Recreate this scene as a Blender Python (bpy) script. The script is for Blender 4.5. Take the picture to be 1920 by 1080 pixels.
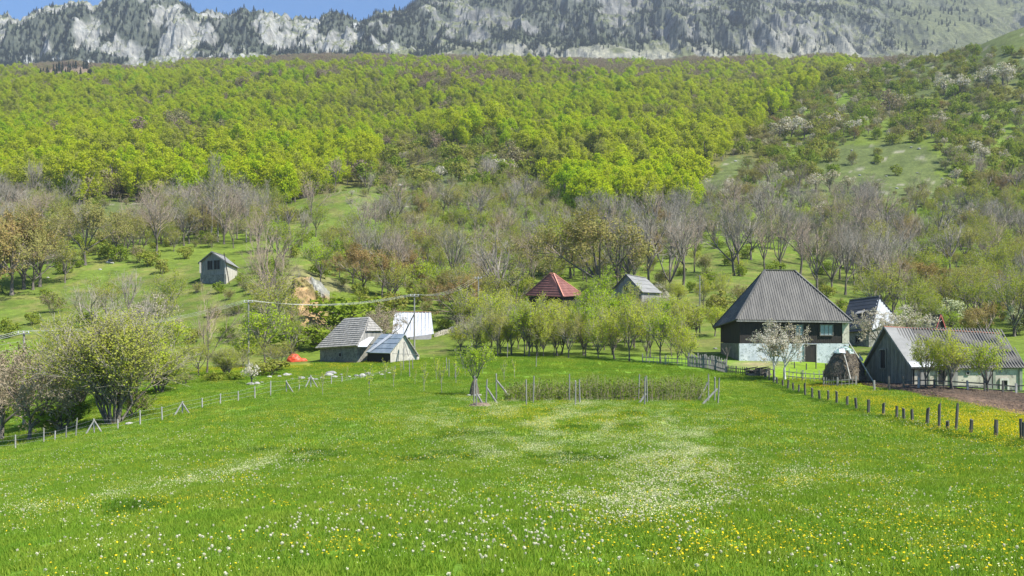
import bpy, math, random
import numpy as np
for _o in list(bpy.data.objects): bpy.data.objects.remove(_o)
SC = bpy.context.scene
COL = SC.collection
# ---------------------------------------------------------------- camera, sky, sun, exposure
F, CU, VH, CZ = 1884.0, 960.0, 629.0, 5.0          # focal length and horizon row of the 1920 px photograph, eye height
cam = bpy.data.objects.new('camera', bpy.data.cameras.new('camera')); COL.objects.link(cam)
cam.location = (0, 0, CZ); cam.rotation_euler = (math.radians(90), 0, 0)
cam.data.sensor_width = 36; cam.data.lens = 36 * F / 1920; cam.data.shift_y = (VH - 540) / 1920
cam.data.clip_start = 0.1; cam.data.clip_end = 20000
SC.camera = cam
SUN_EL, SUN_AZ = 50.0, 122.0                          # azimuth clockwise from the view direction (+Y)
w = bpy.data.worlds.new('World'); SC.world = w; w.use_nodes = True
nt = w.node_tree; bg = nt.nodes['Background']
sky = nt.nodes.new('ShaderNodeTexSky'); sky.sky_type = 'NISHITA'; sky.sun_disc = False
sky.sun_elevation = math.radians(SUN_EL); sky.sun_rotation = math.radians(SUN_AZ)
sky.altitude = 1800; sky.air_density = 1.0; sky.dust_density = 0.1; sky.ozone_density = 3.5
tint = nt.nodes.new('ShaderNodeMix'); tint.data_type = 'RGBA'; tint.blend_type = 'MULTIPLY'; tint.inputs[0].default_value = 1; tint.inputs[7].default_value = (.68, .98, 1.18, 1)
nt.links.new(sky.outputs[0], tint.inputs[6]); nt.links.new(tint.outputs[2], bg.inputs[0]); bg.inputs[1].default_value = 0.085
sl = bpy.data.lights.new('sun', 'SUN'); sl.energy = 4.9; sl.angle = math.radians(0.5); sl.color = (1, 0.955, 0.88)
sun = bpy.data.objects.new('sun', sl); COL.objects.link(sun)
_e, _a = math.radians(SUN_EL), math.radians(SUN_AZ)
SUNV = np.array([math.sin(_a) * math.cos(_e), math.cos(_a) * math.cos(_e), math.sin(_e)])
import mathutils
sun.rotation_euler = mathutils.Vector(SUNV).to_track_quat('Z', 'Y').to_euler()
SC.view_settings.view_transform = 'Standard'; SC.view_settings.look = 'None'
SC.view_settings.exposure = 0.90; SC.view_settings.gamma = 1
SC.render.engine = 'CYCLES'
SC.cycles.max_bounces = 5; SC.cycles.diffuse_bounces = 3; SC.cycles.transmission_bounces = 3; SC.cycles.volume_bounces = 0
SC.cycles.transparent_max_bounces = 8

# ---------------------------------------------------------------- numpy noise
def _h(ix, iy, iz, s):
    n = (ix * 374761393 + iy * 668265263 + iz * 2147483647 + s * 974711) & 0xFFFFFFFF
    n = ((n ^ (n >> 13)) * 1274126177) & 0xFFFFFFFF
    n = ((n ^ (n >> 16)) * 2246822519) & 0xFFFFFFFF
    return ((n ^ (n >> 15)) & 0xFFFFFF) / float(0xFFFFFF)
def vnoise(x, y, z=0.0, s=0):
    x, y, z = np.broadcast_arrays(np.asarray(x, float), np.asarray(y, float), np.asarray(z, float))
    ix, iy, iz = np.floor(x).astype(np.int64), np.floor(y).astype(np.int64), np.floor(z).astype(np.int64)
    fx, fy, fz = x - ix, y - iy, z - iz
    fx, fy, fz = fx*fx*(3-2*fx), fy*fy*(3-2*fy), fz*fz*(3-2*fz)
    r = 0
    for dx in (0, 1):
        for dy in (0, 1):
            for dz in (0, 1):
                r = r + _h(ix+dx, iy+dy, iz+dz, s) * (fx if dx else 1-fx) * (fy if dy else 1-fy) * (fz if dz else 1-fz)
    return r
def fbm(x, y, z=0.0, o=4, s=0, g=0.5):
    r, a, t = 0, 1.0, 0
    for i in range(o):
        r = r + a * vnoise(np.asarray(x)*2**i, np.asarray(y)*2**i, np.asarray(z)*2**i, s+i); t += a; a *= g
    return r / t
def ridged(x, y, z=0.0, o=4, s=0):
    r, a, t = 0, 1.0, 0
    for i in range(o):
        r = r + a * (1 - np.abs(2*vnoise(np.asarray(x)*2**i, np.asarray(y)*2**i, np.asarray(z)*2**i, s+i)-1)); t += a; a *= 0.5
    return r / t
def sst(a, b, x):
    t = np.clip((np.asarray(x, float)-a)/(b-a), 0, 1); return t*t*(3-2*t)

# ---------------------------------------------------------------- terrain heights
# columns of the valley: for a bearing (given as the photo column it has) a list of (distance, row) or (distance, 'z', height)
TC = {
 -260: [(6,'z',2.2),(20,'z',.2),(45,'z',-2.4),(74,'z',-4.4),(100,830),(120,760),(150,680),(190,585),(230,510),(300,430),(400,370),(600,280),(900,185),(1150,150),(1500,136),(2000,133)],
 0:   [(6,'z',2.4),(13,'z',1.4),(20,'z',.7),(30,'z',-.2),(45,'z',-1.5),(74,847),(95,812),(115,745),(150,655),(190,560),(230,492),(300,428),(400,376),(600,285),(900,195),(1150,148),(1500,134),(2000,131)],
 200: [(6,'z',2.5),(13,'z',1.6),(20,'z',.9),(30,'z',.1),(45,'z',-.9),(74,811),(90,776),(110,715),(150,640),(190,560),(230,483),(300,425),(400,372),(600,280),(900,195),(1150,145),(1500,130),(2000,126)],
 400: [(6,'z',2.6),(13,'z',1.8),(20,'z',1.1),(30,'z',.4),(45,'z',-.3),(74,'z',-1.1),(90,743),(112,705),(135,681),(150,640),(190,535),(230,482),(300,425),(400,374),(600,280),(900,188),(1150,136),(1500,122),(2000,116)],
 540: [(6,'z',2.6),(13,'z',1.9),(20,'z',1.2),(30,'z',.5),(45,'z',-.1),(74,'z',-.6),(90,742),(112,705),(130,682),(142,668),(152,640),(163,590),(175,535),(190,515),(230,480),(300,415),(340,385),(400,372),(600,285),(900,185),(1150,134),(1500,118),(2000,112)],
 650: [(6,'z',2.6),(13,'z',1.9),(20,'z',1.3),(30,'z',.6),(45,'z',0),(74,'z',-.3),(100,723),(125,683),(140,668),(160,620),(185,560),(230,490),(280,420),(330,360),(380,358),(450,345),(600,288),(900,182),(1150,130),(1500,114),(2000,106)],
 760: [(6,'z',2.6),(13,'z',1.9),(20,'z',1.3),(30,'z',.6),(45,'z',0),(74,'z',-.2),(100,719),(125,676),(145,645),(170,595),(200,550),(250,480),(300,410),(350,372),(450,335),(600,285),(900,178),(1150,127),(1500,112),(2000,104)],
 860: [(6,'z',2.6),(13,'z',1.9),(20,'z',1.3),(30,'z',.6),(45,'z',0),(74,'z',-.1),(100,717),(125,672),(150,632),(200,562),(260,482),(320,410),(400,345),(480,300),(600,265),(900,175),(1200,124),(1500,112),(2000,106)],
 1040:[(6,'z',2.6),(13,'z',1.9),(20,'z',1.3),(30,'z',.6),(45,'z',0),(74,'z',0),(100,716),(122,672),(150,640),(170,615),(200,570),(270,485),(350,405),(430,355),(600,270),(900,178),(1200,126),(1500,114),(2000,110)],
 1220:[(6,'z',2.6),(13,'z',1.9),(20,'z',1.3),(30,'z',.6),(45,'z',0),(74,'z',0),(100,717),(116,684),(130,664),(150,632),(170,600),(200,560),(260,485),(350,405),(430,355),(600,275),(900,180),(1200,130),(1500,118),(2000,114)],
 1380:[(6,'z',2.6),(13,'z',1.9),(20,'z',1.3),(30,'z',.6),(45,'z',0),(74,'z',-.1),(98,722),(108,697),(118,675),(130,661),(150,628),(170,590),(200,540),(240,500),(320,428),(420,345),(500,305),(700,245),(900,182),(1200,130),(1500,118),(2000,125)],
 1500:[(6,'z',2.6),(13,'z',1.8),(20,'z',1.2),(30,'z',.6),(45,'z',0),(68,'z',-.2),(85,'z',-.3),(98,720),(107,696),(117,678),(130,672),(150,640),(170,600),(200,550),(250,500),(330,425),(430,340),(500,295),(600,240),(750,190),(900,160),(1200,130),(1500,122),(2000,128)],
 1620:[(6,'z',2.5),(13,'z',1.8),(20,'z',1.2),(30,'z',.6),(45,'z',.1),(68,'z',-.2),(85,733),(96,713),(118,688),(140,651),(160,620),(200,565),(250,505),(350,400),(440,325),(500,275),(600,225),(750,160),(860,132),(1000,138),(1200,132),(1500,122),(2000,128)],
 1760:[(6,'z',2.5),(13,'z',1.8),(20,'z',1.2),(30,'z',.6),(45,'z',.1),(60,'z',0),(88,722),(105,706),(125,680),(150,645),(180,600),(230,535),(300,455),(400,360),(470,285),(520,255),(600,205),(700,140),(760,112),(900,125),(1200,124),(1500,120),(2000,126)],
 1920:[(6,'z',2.4),(13,'z',1.8),(20,'z',1.2),(30,'z',.7),(48,'z',.2),(70,'z',.1),(88,733),(105,708),(130,665),(160,615),(220,540),(300,450),(400,355),(500,255),(600,150),(700,65),(740,50),(900,95),(1200,110),(1500,112),(2000,124)],
 2180:[(6,'z',2.3),(20,'z',1.3),(48,'z',.8),(88,'z',1.0),(130,650),(220,520),(300,430),(400,330),(500,220),(600,110),(700,20),(740,0),(900,60),(1200,95),(1500,110),(2000,124)],
}
NA, NY = 560, 640
AG = np.linspace(-0.70, 0.70, NA)
YG = np.exp(np.linspace(math.log(6), math.log(2000), NY))
for _u in TC:      # the shelf below the cliffs lies a little lower on the left and in the middle
    if _u < 1300: TC[_u] = [((e[0], e[1]+{1150: 3, 1200: 3, 1500: 7, 2000: 9}[e[0]]) if e[0] in (1150, 1200, 1500, 2000) else e) for e in TC[_u]]
_us = np.array(sorted(TC)); _cols = []
for u_ in _us:
    ys, zs = [], []
    for e in TC[u_]:
        ys.append(math.log(e[0])); zs.append(e[2] if e[1] == 'z' else CZ + e[0]*(VH-e[1])/F)
    _cols.append(np.interp(np.log(YG), ys, zs))
_cols = np.array(_cols)
_ac = (_us-CU)/F
_t = np.interp(AG, _ac, np.arange(len(_us)))
_i = np.clip(np.floor(_t).astype(int), 0, len(_us)-2); _fr = _t-_i; _fs = _fr*_fr*(3-2*_fr)*.5+_fr*.5
ZG = (_cols[_i]*(1-_fs)[:, None] + _cols[_i+1]*_fs[:, None])
def _blur(Z, ky, ka):
    k = np.hanning(ky*2+3)[1:-1]; k /= k.sum()
    Z = np.apply_along_axis(lambda r: np.convolve(np.pad(r, ky, mode='edge'), k, 'valid'), 1, Z)
    k = np.hanning(ka*2+3)[1:-1]; k /= k.sum()
    return np.apply_along_axis(lambda r: np.convolve(np.pad(r, ka, mode='edge'), k, 'valid'), 0, Z)
ZG = _blur(ZG, 5, 12)
XX = AG[:, None]*YG[None, :]; YY = np.broadcast_to(YG[None, :], XX.shape)
_amp = np.interp(YG, [10, 40, 120, 200, 400, 900, 2000], [.05, .12, .12, .7, 3.0, 6, 6])[None, :]
_wl = np.interp(YG, [10, 120, 300, 900, 2000], [1/7, 1/9, 1/30, 1/60, 1/90])[None, :]
ZG = ZG + _amp*(fbm(XX/9, YY/9, 0, 3, 5)-.5)*np.interp(YG, [10, 120, 220], [1, 1, .25])[None, :] \
        + _amp*(fbm(XX/38, YY/38, 0, 4, 11)-.5)*1.4*np.interp(YG, [100, 200], [0, 1])[None, :]
ZG = ZG + np.interp(YG, [330, 480, 900, 1200], [0, 20, 34, 0])[None, :]*(ridged(XX/210+3.3, YY/300+1.7, 0, 2, 19)-.55)
ZG = ZG + np.interp(YG, [1150, 1500, 1700, 2000], [0, 1, 1, .75])[None, :]*(fbm(AG*11+4, AG*0+.5, 0, 3, 23)-.5)[:, None]*46
# gravel-pit bank with a rocky lip beside the hill road
def ground(x, y):
    a = np.asarray(x, float)/y
    ti = (a-AG[0])/(AG[1]-AG[0]); tj = (np.log(np.asarray(y, float))-math.log(6))/(math.log(2000)-math.log(6))*(NY-1)
    ti = np.clip(ti, 0, NA-1.001); tj = np.clip(tj, 0, NY-1.001)
    i, j = np.floor(ti).astype(int), np.floor(tj).astype(int); fi, fj = ti-i, tj-j
    return ZG[i, j]*(1-fi)*(1-fj)+ZG[i+1, j]*fi*(1-fj)+ZG[i, j+1]*(1-fi)*fj+ZG[i+1, j+1]*fi*fj
def proj(x, y, z):
    return CU+F*np.asarray(x)/y, VH-F*(np.asarray(z)-CZ)/y
VG = VH-F*(ZG-CZ)/YY
def hit(u, v, y0=8):
    """the ground point that lies in the direction of photo position (u, v)"""
    i = int(np.clip(round((((u-CU)/F)-AG[0])/(AG[1]-AG[0])), 0, NA-1))
    c = VG[i]; k = np.where((c <= v) & (YG > y0))[0]
    j = k[0] if len(k) else NY-1
    y = YG[j]
    if j > 0 and len(k):
        v0, v1 = c[j-1], c[j]
        if v0 > v: y = YG[j-1]+(YG[j]-YG[j-1])*(v0-v)/max(1e-6, v0-v1)
    x = (u-CU)/F*y
    return float(x), float(y), float(ground(x, y))
def W(u, v, y): return np.array([(u-CU)/F*y, y, CZ+y*(VH-v)/F])
def at(u, y):
    x = (u-CU)/F*y; return float(x), float(y), float(ground(x, y))

# ---------------------------------------------------------------- objects
def tag(o, label=None, cat=None, group=None, kind=None):
    if label: o['label'] = label
    if cat: o['category'] = cat
    if group: o['group'] = group
    if kind: o['kind'] = kind
    return o
def mesh(name, V, Fc, mats=(), midx=None, smooth=False, cols=None):
    me = bpy.data.meshes.new(name)
    V = np.asarray(V, np.float32).reshape(-1, 3)
    if isinstance(Fc, np.ndarray):
        n, k = Fc.shape
        me.vertices.add(len(V)); me.vertices.foreach_set('co', V.ravel())
        me.loops.add(n*k); me.loops.foreach_set('vertex_index', Fc.astype(np.int32).ravel())
        me.polygons.add(n); me.polygons.foreach_set('loop_start', np.arange(0, n*k, k, dtype=np.int32))
        me.update(calc_edges=True)
    else:
        me.from_pydata([tuple(map(float, p)) for p in V], [], Fc); me.update()
    for m in mats: me.materials.append(m)
    if midx is not None: me.polygons.foreach_set('material_index', np.asarray(midx, np.int32))
    me.polygons.foreach_set('use_smooth', np.full(len(me.polygons), smooth))
    if cols is not None:
        at_ = me.color_attributes.new('tone', 'FLOAT_COLOR', 'POINT')
        c = np.ones((len(V), 4), np.float32); c[:, :3] = cols; at_.data.foreach_set('color', c.ravel())
    return me
def obj(name, me, parent=None, loc=None):
    o = bpy.data.objects.new(name, me); COL.objects.link(o)
    if parent: o.parent = parent
    if loc is not None: o.location = loc
    return o
def empty(name, loc=(0, 0, 0), rz=0.0):
    o = bpy.data.objects.new(name, None); COL.objects.link(o); o.location = loc; o.rotation_euler = (0, 0, rz); o.empty_display_size = .3
    return o

class MB:
    """gathers boxes, bars, slabs and tubes into one mesh"""
    def __init__(s): s.v = []; s.f = []; s.m = []
    def add(s, V, Fs, m=0):
        b = len(s.v); s.v += [tuple(map(float, p)) for p in V]; s.f += [tuple(i+b for i in q) for q in Fs]; s.m += [m]*len(Fs)
        return s
    def hexa(s, p, m=0):      # p: 4 bottom + 4 top corners
        return s.add(p, [(3,2,1,0),(4,5,6,7),(0,1,5,4),(1,2,6,5),(2,3,7,6),(3,0,4,7)], m)
    def box(s, c, d, m=0, rz=0.0):
        cx, cy, cz = c; hx, hy, hz = d[0]/2, d[1]/2, d[2]/2; co, si = math.cos(rz), math.sin(rz)
        q = [(-hx,-hy),(hx,-hy),(hx,hy),(-hx,hy)]
        return s.hexa([(cx+x*co-y*si, cy+x*si+y*co, cz+z) for z in (-hz, hz) for x, y in q], m)
    def bar(s, p0, p1, w_, h_=None, m=0):
        p0, p1 = np.array(p0, float), np.array(p1, float); h_ = h_ or w_
        d = p1-p0; d /= np.linalg.norm(d); up = np.array([0, 0, 1.]) if abs(d[2]) < .95 else np.array([0, 1., 0])
        a = np.cross(d, up); a /= np.linalg.norm(a); b = np.cross(a, d)
        q = [(-1,-1),(1,-1),(1,1),(-1,1)]
        return s.hexa([p+a*x*w_/2+b*y*h_/2 for p in (p0, p1) for x, y in q], m)
    def tube(s, pts, r, n=8, m=0, cap=True):
        pts = [np.array(p, float) for p in pts]; r = r if hasattr(r, '__len__') else [r]*len(pts)
        V = []
        for i, p in enumerate(pts):
            d = pts[min(i+1, len(pts)-1)]-pts[max(i-1, 0)]; d /= np.linalg.norm(d)
            up = np.array([0, 0, 1.]) if abs(d[2]) < .95 else np.array([0, 1., 0])
            a = np.cross(d, up); a /= np.linalg.norm(a); b = np.cross(a, d)
            V += [p+(a*math.cos(t)+b*math.sin(t))*r[i] for t in np.linspace(0, 2*math.pi, n, endpoint=False)]
        Fs = [(i*n+j, i*n+(j+1) % n, (i+1)*n+(j+1) % n, (i+1)*n+j) for i in range(len(pts)-1) for j in range(n)]
        if cap: Fs += [tuple(range(n))[::-1], tuple((len(pts)-1)*n+j for j in range(n))]
        return s.add(V, Fs, m)
    def slab(s, P, t, m=0):   # polygon P given thickness t downwards along its normal
        P = [np.array(p, float) for p in P]; n = np.cross(P[1]-P[0], P[2]-P[0]); n /= np.linalg.norm(n)
        if n[2] < 0: n = -n
        k = len(P); V = P+[p-n*t for p in P]
        return s.add(V, [tuple(range(k)), tuple(range(2*k-1, k-1, -1))]+[(i, (i+1) % k, (i+1) % k+k, i+k) for i in range(k)], m)
    def build(s, name, mats, parent=None, smooth=False):
        if not isinstance(mats, (list, tuple)): mats = [mats]
        me = mesh(name, np.array(s.v), s.f, mats, s.m, smooth)
        o = obj(name, me, parent)
        if parent is not None and parent.type == 'EMPTY': o.matrix_parent_inverse = parent.matrix_basis.inverted()
        return o
# ---------------------------------------------------------------- materials
def _nodes(name):
    m = bpy.data.materials.new(name); m.use_nodes = True; t = m.node_tree; t.nodes.clear()
    out = t.nodes.new('ShaderNodeOutputMaterial'); return m, t, out
def _n(t, k, **kw):
    n = t.nodes.new(k)
    for a, b in kw.items(): setattr(n, a, b)
    return n
def _noise(t, vec, scale, detail=4, rough=.6):
    n = _n(t, 'ShaderNodeTexNoise'); n.inputs['Scale'].default_value = scale; n.inputs['Detail'].default_value = detail
    n.inputs['Roughness'].default_value = rough
    if vec is not None: t.links.new(vec, n.inputs['Vector'])
    return n.outputs['Fac']
def _ramp(t, fac, stops):
    r = _n(t, 'ShaderNodeValToRGB'); e = r.color_ramp.elements
    while len(e) < len(stops): e.new(.5)
    for i, (p, c) in enumerate(stops): e[i].position = p; e[i].color = (*c, 1)
    t.links.new(fac, r.inputs[0]); return r.outputs[0]
def _mix(t, fac, a, b, mode='MIX'):
    n = _n(t, 'ShaderNodeMix', data_type='RGBA', blend_type=mode)
    for s, v in ((0, fac), (6, a), (7, b)):
        if isinstance(v, (int, float)): n.inputs[s].default_value = v
        elif isinstance(v, tuple): n.inputs[s].default_value = (*v, 1)
        else: t.links.new(v, n.inputs[s])
    return n.outputs[2]
def _math(t, op, a, b=None):
    n = _n(t, 'ShaderNodeMath', operation=op)
    for i, v in enumerate((a, b)):
        if v is None: continue
        if isinstance(v, (int, float)): n.inputs[i].default_value = v
        else: t.links.new(v, n.inputs[i])
    return n.outputs[0]
def surf(name, c1, c2, scale=1.0, rough=.85, bump=.3, stretch=(1, 1, 1), metal=0.0, c3=None, fine=6.0, dist=.02, lo=.35, hi=.65):
    """two-tone weathered surface; stretch squeezes the pattern along an axis"""
    m, t, out = _nodes(name); tc = _n(t, 'ShaderNodeTexCoord'); mp = _n(t, 'ShaderNodeMapping')
    mp.inputs['Scale'].default_value = stretch; t.links.new(tc.outputs['Object'], mp.inputs[0]); v = mp.outputs[0]
    f = _noise(t, v, scale, 5); col = _ramp(t, f, [(lo, c1), (hi, c2)])
    if c3: col = _mix(t, _ramp(t, _noise(t, v, scale*fine, 3), [(.52, (0, 0, 0)), (.62, (1, 1, 1))]), col, c3)
    g = _noise(t, v, scale*fine, 4)
    col = _mix(t, .35, col, _ramp(t, g, [(.3, (.55, .55, .55)), (.7, (1.0, 1.0, 1.0))]), 'MULTIPLY')
    p = _n(t, 'ShaderNodeBsdfPrincipled'); p.inputs['Roughness'].default_value = rough; p.inputs['Metallic'].default_value = metal
    t.links.new(col, p.inputs['Base Color'])
    if bump:
        b = _n(t, 'ShaderNodeBump'); b.inputs['Strength'].default_value = bump; b.inputs['Distance'].default_value = dist
        t.links.new(g, b.inputs['Height']); t.links.new(b.outputs[0], p.inputs['Normal'])
    t.links.new(p.outputs[0], out.inputs[0]); return m
def leafy(name, cols, trans=.35, clump=.35, obj_var=1.0, stand=0):
    """leaves: colour varies from plant to plant, from clump to clump and from leaf to leaf"""
    m, t, out = _nodes(name)
    oi = _n(t, 'ShaderNodeObjectInfo'); ge = _n(t, 'ShaderNodeNewGeometry'); tc = _n(t, 'ShaderNodeTexCoord')
    a = _math(t, 'MULTIPLY', oi.outputs['Random'], obj_var*.55)
    b = _math(t, 'MULTIPLY', ge.outputs['Random Per Island'], .30)
    c = _math(t, 'MULTIPLY', _noise(t, tc.outputs['Object'], clump, 3), .45)
    f = _math(t, 'ADD', _math(t, 'ADD', a, b), c)
    if stand:
        mp = _n(t, 'ShaderNodeVectorMath', operation='SCALE'); t.links.new(oi.outputs['Location'], mp.inputs[0]); mp.inputs['Scale'].default_value = .011
        f = _math(t, 'ADD', f, _math(t, 'MULTIPLY', _math(t, 'SUBTRACT', _noise(t, mp.outputs[0], 1.0, 3), .5), stand))
    k = len(cols); col = _ramp(t, f, [(.12+.88*i/(k-1), c_) for i, c_ in enumerate(cols)])
    d = _n(t, 'ShaderNodeBsdfDiffuse'); tr = _n(t, 'ShaderNodeBsdfTranslucent'); mx = _n(t, 'ShaderNodeMixShader')
    t.links.new(col, d.inputs[0]); t.links.new(_mix(t, 1.0, col, (1.0, 1.0, .55), 'MULTIPLY'), tr.inputs[0]); mx.inputs[0].default_value = trans
    t.links.new(d.outputs[0], mx.inputs[1]); t.links.new(tr.outputs[0], mx.inputs[2]); t.links.new(mx.outputs[0], out.inputs[0])
    return m
def toned(name, scales, strength=.5, rough=.95, bump=.6, bdist=.1, speck=None):
    """ground: the sheet's own tone attribute broken up by noise at several sizes"""
    m, t, out = _nodes(name); tc = _n(t, 'ShaderNodeTexCoord'); at_ = _n(t, 'ShaderNodeAttribute', attribute_name='tone')
    col = at_.outputs['Color']; h = None
    for s in scales:
        n = _noise(t, tc.outputs['Object'], s, 5, .65)
        col = _mix(t, strength, col, _ramp(t, n, [(.3, (.35, .4, .3)), (.5, (.95, .95, .9)), (.72, (1.6, 1.55, 1.3))]), 'MULTIPLY')
        h = n
    p = _n(t, 'ShaderNodeBsdfPrincipled'); p.inputs['Roughness'].default_value = rough; p.inputs['Specular IOR Level'].default_value = .1
    t.links.new(col, p.inputs['Base Color'])
    b = _n(t, 'ShaderNodeBump'); b.inputs['Strength'].default_value = bump; b.inputs['Distance'].default_value = bdist
    t.links.new(h, b.inputs['Height']); t.links.new(b.outputs[0], p.inputs['Normal'])
    t.links.new(p.outputs[0], out.inputs[0]); return m

M = {}
M['beech'] = leafy('beech_leaves', [(.29, .44, .024), (.38, .52, .020), (.47, .57, .022), (.50, .54, .03), (.40, .45, .055), (.36, .37, .11)], .55, .35, .9, 1.5)
M['olive'] = leafy('budding_leaves', [(.24, .31, .035), (.31, .38, .04), (.38, .40, .06), (.36, .32, .11)], .48)
M['orchard'] = leafy('orchard_leaves', [(.38, .48, .04), (.48, .56, .05), (.54, .55, .09), (.42, .56, .04)], .55)
M['bright'] = leafy('lime_leaves', [(.24, .38, .02), (.34, .48, .025), (.42, .50, .04)], .45)
M['orange'] = leafy('russet_buds', [(.36, .20, .09), (.35, .25, .10), (.31, .28, .09), (.28, .28, .09)], .35)
M['willow'] = leafy('young_willow_leaves', [(.29, .39, .035), (.38, .47, .04), (.43, .47, .07), (.40, .38, .12)], .5)
M['shrub'] = leafy('shrub_leaves', [(.15, .23, .025), (.21, .29, .03), (.27, .31, .045), (.32, .29, .09)], .42)
M['blossom'] = leafy('white_blossom', [(.50, .47, .38), (.58, .55, .46), (.46, .40, .31), (.36, .35, .2)], .3)
M['cream'] = leafy('cream_blossom', [(.48, .50, .28), (.58, .60, .40), (.36, .42, .16)], .3)
M['pink'] = leafy('pinkish_blossom', [(.36, .30, .23), (.34, .29, .19), (.27, .26, .13)], .3)
M['twig'] = surf('grey_twigs', (.235, .205, .155), (.36, .32, .26), .5, bump=0)
M['twig_brown'] = surf('brown_twigs', (.28, .21, .15), (.38, .30, .22), .5, bump=0)
M['purple'] = leafy('purple_brown_twigs', [(.25, .185, .15), (.29, .23, .165), (.27, .27, .12)], .3)
M['bark'] = surf('tree_bark', (.09, .075, .06), (.19, .165, .135), 1.2, bump=.6, stretch=(2, 2, .4))
M['pale_bark'] = surf('pale_bark', (.24, .22, .18), (.38, .35, .30), 1.2, bump=.4, stretch=(2, 2, .4))
M['lime_wash'] = surf('limewashed_bark', (.55, .55, .52), (.70, .70, .66), 1.5, bump=.4)
M['pine'] = leafy('pine_needles', [(.022, .036, .024), (.03, .048, .03), (.04, .055, .034)], .15)
M['wood_grey'] = surf('weathered_grey_wood', (.16, .155, .14), (.33, .32, .29), 2.0, bump=.5, stretch=(3, 3, .35))
M['wood_pale'] = surf('bleached_sunlit_boards', (.46, .43, .36), (.66, .63, .55), 1.0, bump=.5, stretch=(5, 5, .3), c3=(.30, .28, .24))  # bleached wood, its tone raised to carry sunlight on the hill shed side
M['wood_dark'] = surf('dark_tarred_boards', (.014, .012, .010), (.035, .028, .022), 1.5, bump=.5, stretch=(5, 5, .3))
M['gable_boards'] = surf('grey_green_boards', (.16, .155, .125), (.31, .30, .25), .9, bump=.6, stretch=(5, 5, .25), c3=(.08, .08, .065))
M['tin_grey'] = surf('grey_ribbed_tin', (.095, .092, .084), (.155, .148, .132), .9, stretch=(2.2, .4, .4), rough=.7, bump=.1, metal=.1)
M['tin_barn'] = surf('dull_ribbed_tin', (.105, .10, .09), (.15, .145, .13), .6, rough=.8, bump=.1)
M['tin_dark'] = surf('dark_roof_sheet', (.020, .024, .028), (.045, .050, .055), .7, rough=.55, bump=.2)
M['tin_pale'] = surf('pale_roof_sheet', (.20, .20, .19), (.27, .27, .255), .5, rough=.75, bump=.1)
M['tin_white'] = surf('white_roof_sheet', (.52, .54, .57), (.66, .67, .69), .9, c3=(.44, .45, .45), stretch=(1.5, .5, .5), rough=.5, bump=.1)
M['tin_blue'] = surf('blue_roof_sheet', (.20, .25, .30), (.33, .38, .42), .8, rough=.45, bump=.1)
M['shingle'] = surf('weathered_shingles', (.22, .21, .19), (.44, .42, .38), .7, bump=.8, stretch=(4, 4, .6), c3=(.17, .165, .15), dist=.05)
M['red_roof'] = surf('faded_red_roof', (.165, .06, .048), (.25, .105, .085), .8, bump=.3)
M['ridge_red'] = surf('terracotta_ridge', (.55, .22, .14), (.66, .34, .25), 1.0, bump=.2)
M['limewash'] = surf('limewashed_wall', (.48, .53, .55), (.66, .69, .69), .9, bump=.9, c3=(.30, .34, .34), dist=.05, fine=4)
M['stone_wall'] = surf('rough_stone_wall', (.17, .165, .14), (.30, .29, .25), 1.6, bump=1.0, c3=(.10, .10, .08), dist=.08, fine=3)
M['plaster'] = surf('flaking_plaster', (.40, .37, .29), (.60, .56, .45), .8, bump=.6, c3=(.24, .22, .18), dist=.04, fine=3)
M['dark_gap'] = surf('dark_interior', (.010, .010, .009), (.018, .017, .015), 1.0, bump=0)
M['window_glass'] = surf('curtained_window', (.20, .26, .26), (.34, .40, .40), 1.2, rough=.25, bump=0)
M['frame_paint'] = surf('window_frame_paint', (.12, .11, .09), (.20, .18, .15), 2, bump=0)
M['red_paint'] = surf('red_bargeboard', (.30, .06, .05), (.40, .10, .08), 2, bump=.1)
M['green_paint'] = surf('green_grey_post', (.17, .20, .15), (.26, .29, .22), 2, bump=.2)
M['hay'] = surf('old_hay', (.060, .050, .036), (.15, .125, .09), 1.5, bump=1.0, stretch=(1, 1, .6), c3=(.20, .16, .10), dist=.12, fine=5)
M['tarp'] = surf('green_white_tarp', (.16, .34, .28), (.36, .50, .44), 1.6, rough=.5, bump=.5, c3=(.62, .66, .64), dist=.1, fine=2)
M['red_tarp'] = surf('orange_red_sheet', (.62, .055, .02), (.80, .12, .05), 1.2, rough=.45, bump=.4, dist=.1)
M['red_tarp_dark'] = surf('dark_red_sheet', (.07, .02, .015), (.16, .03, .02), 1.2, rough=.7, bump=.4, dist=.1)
M['rock'] = surf('grey_rock', (.22, .22, .21), (.42, .42, .40), .8, bump=1.0, c3=(.14, .14, .13), dist=.1, fine=4)
M['ochre_rock'] = surf('ochre_earth_rock', (.30, .21, .11), (.46, .36, .22), .8, bump=1.0, c3=(.18, .12, .06), dist=.12, fine=4)
M['pale_stone'] = surf('pale_stone', (.30, .295, .27), (.46, .455, .42), 2, bump=.6, dist=.05)
M['wire'] = surf('galvanised_wire', (.42, .43, .42), (.52, .53, .52), 1, rough=.5, bump=0, metal=.3)
M['yellow_paint'] = surf('yellow_board', (.42, .32, .10), (.50, .40, .14), 1, bump=0)
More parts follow.
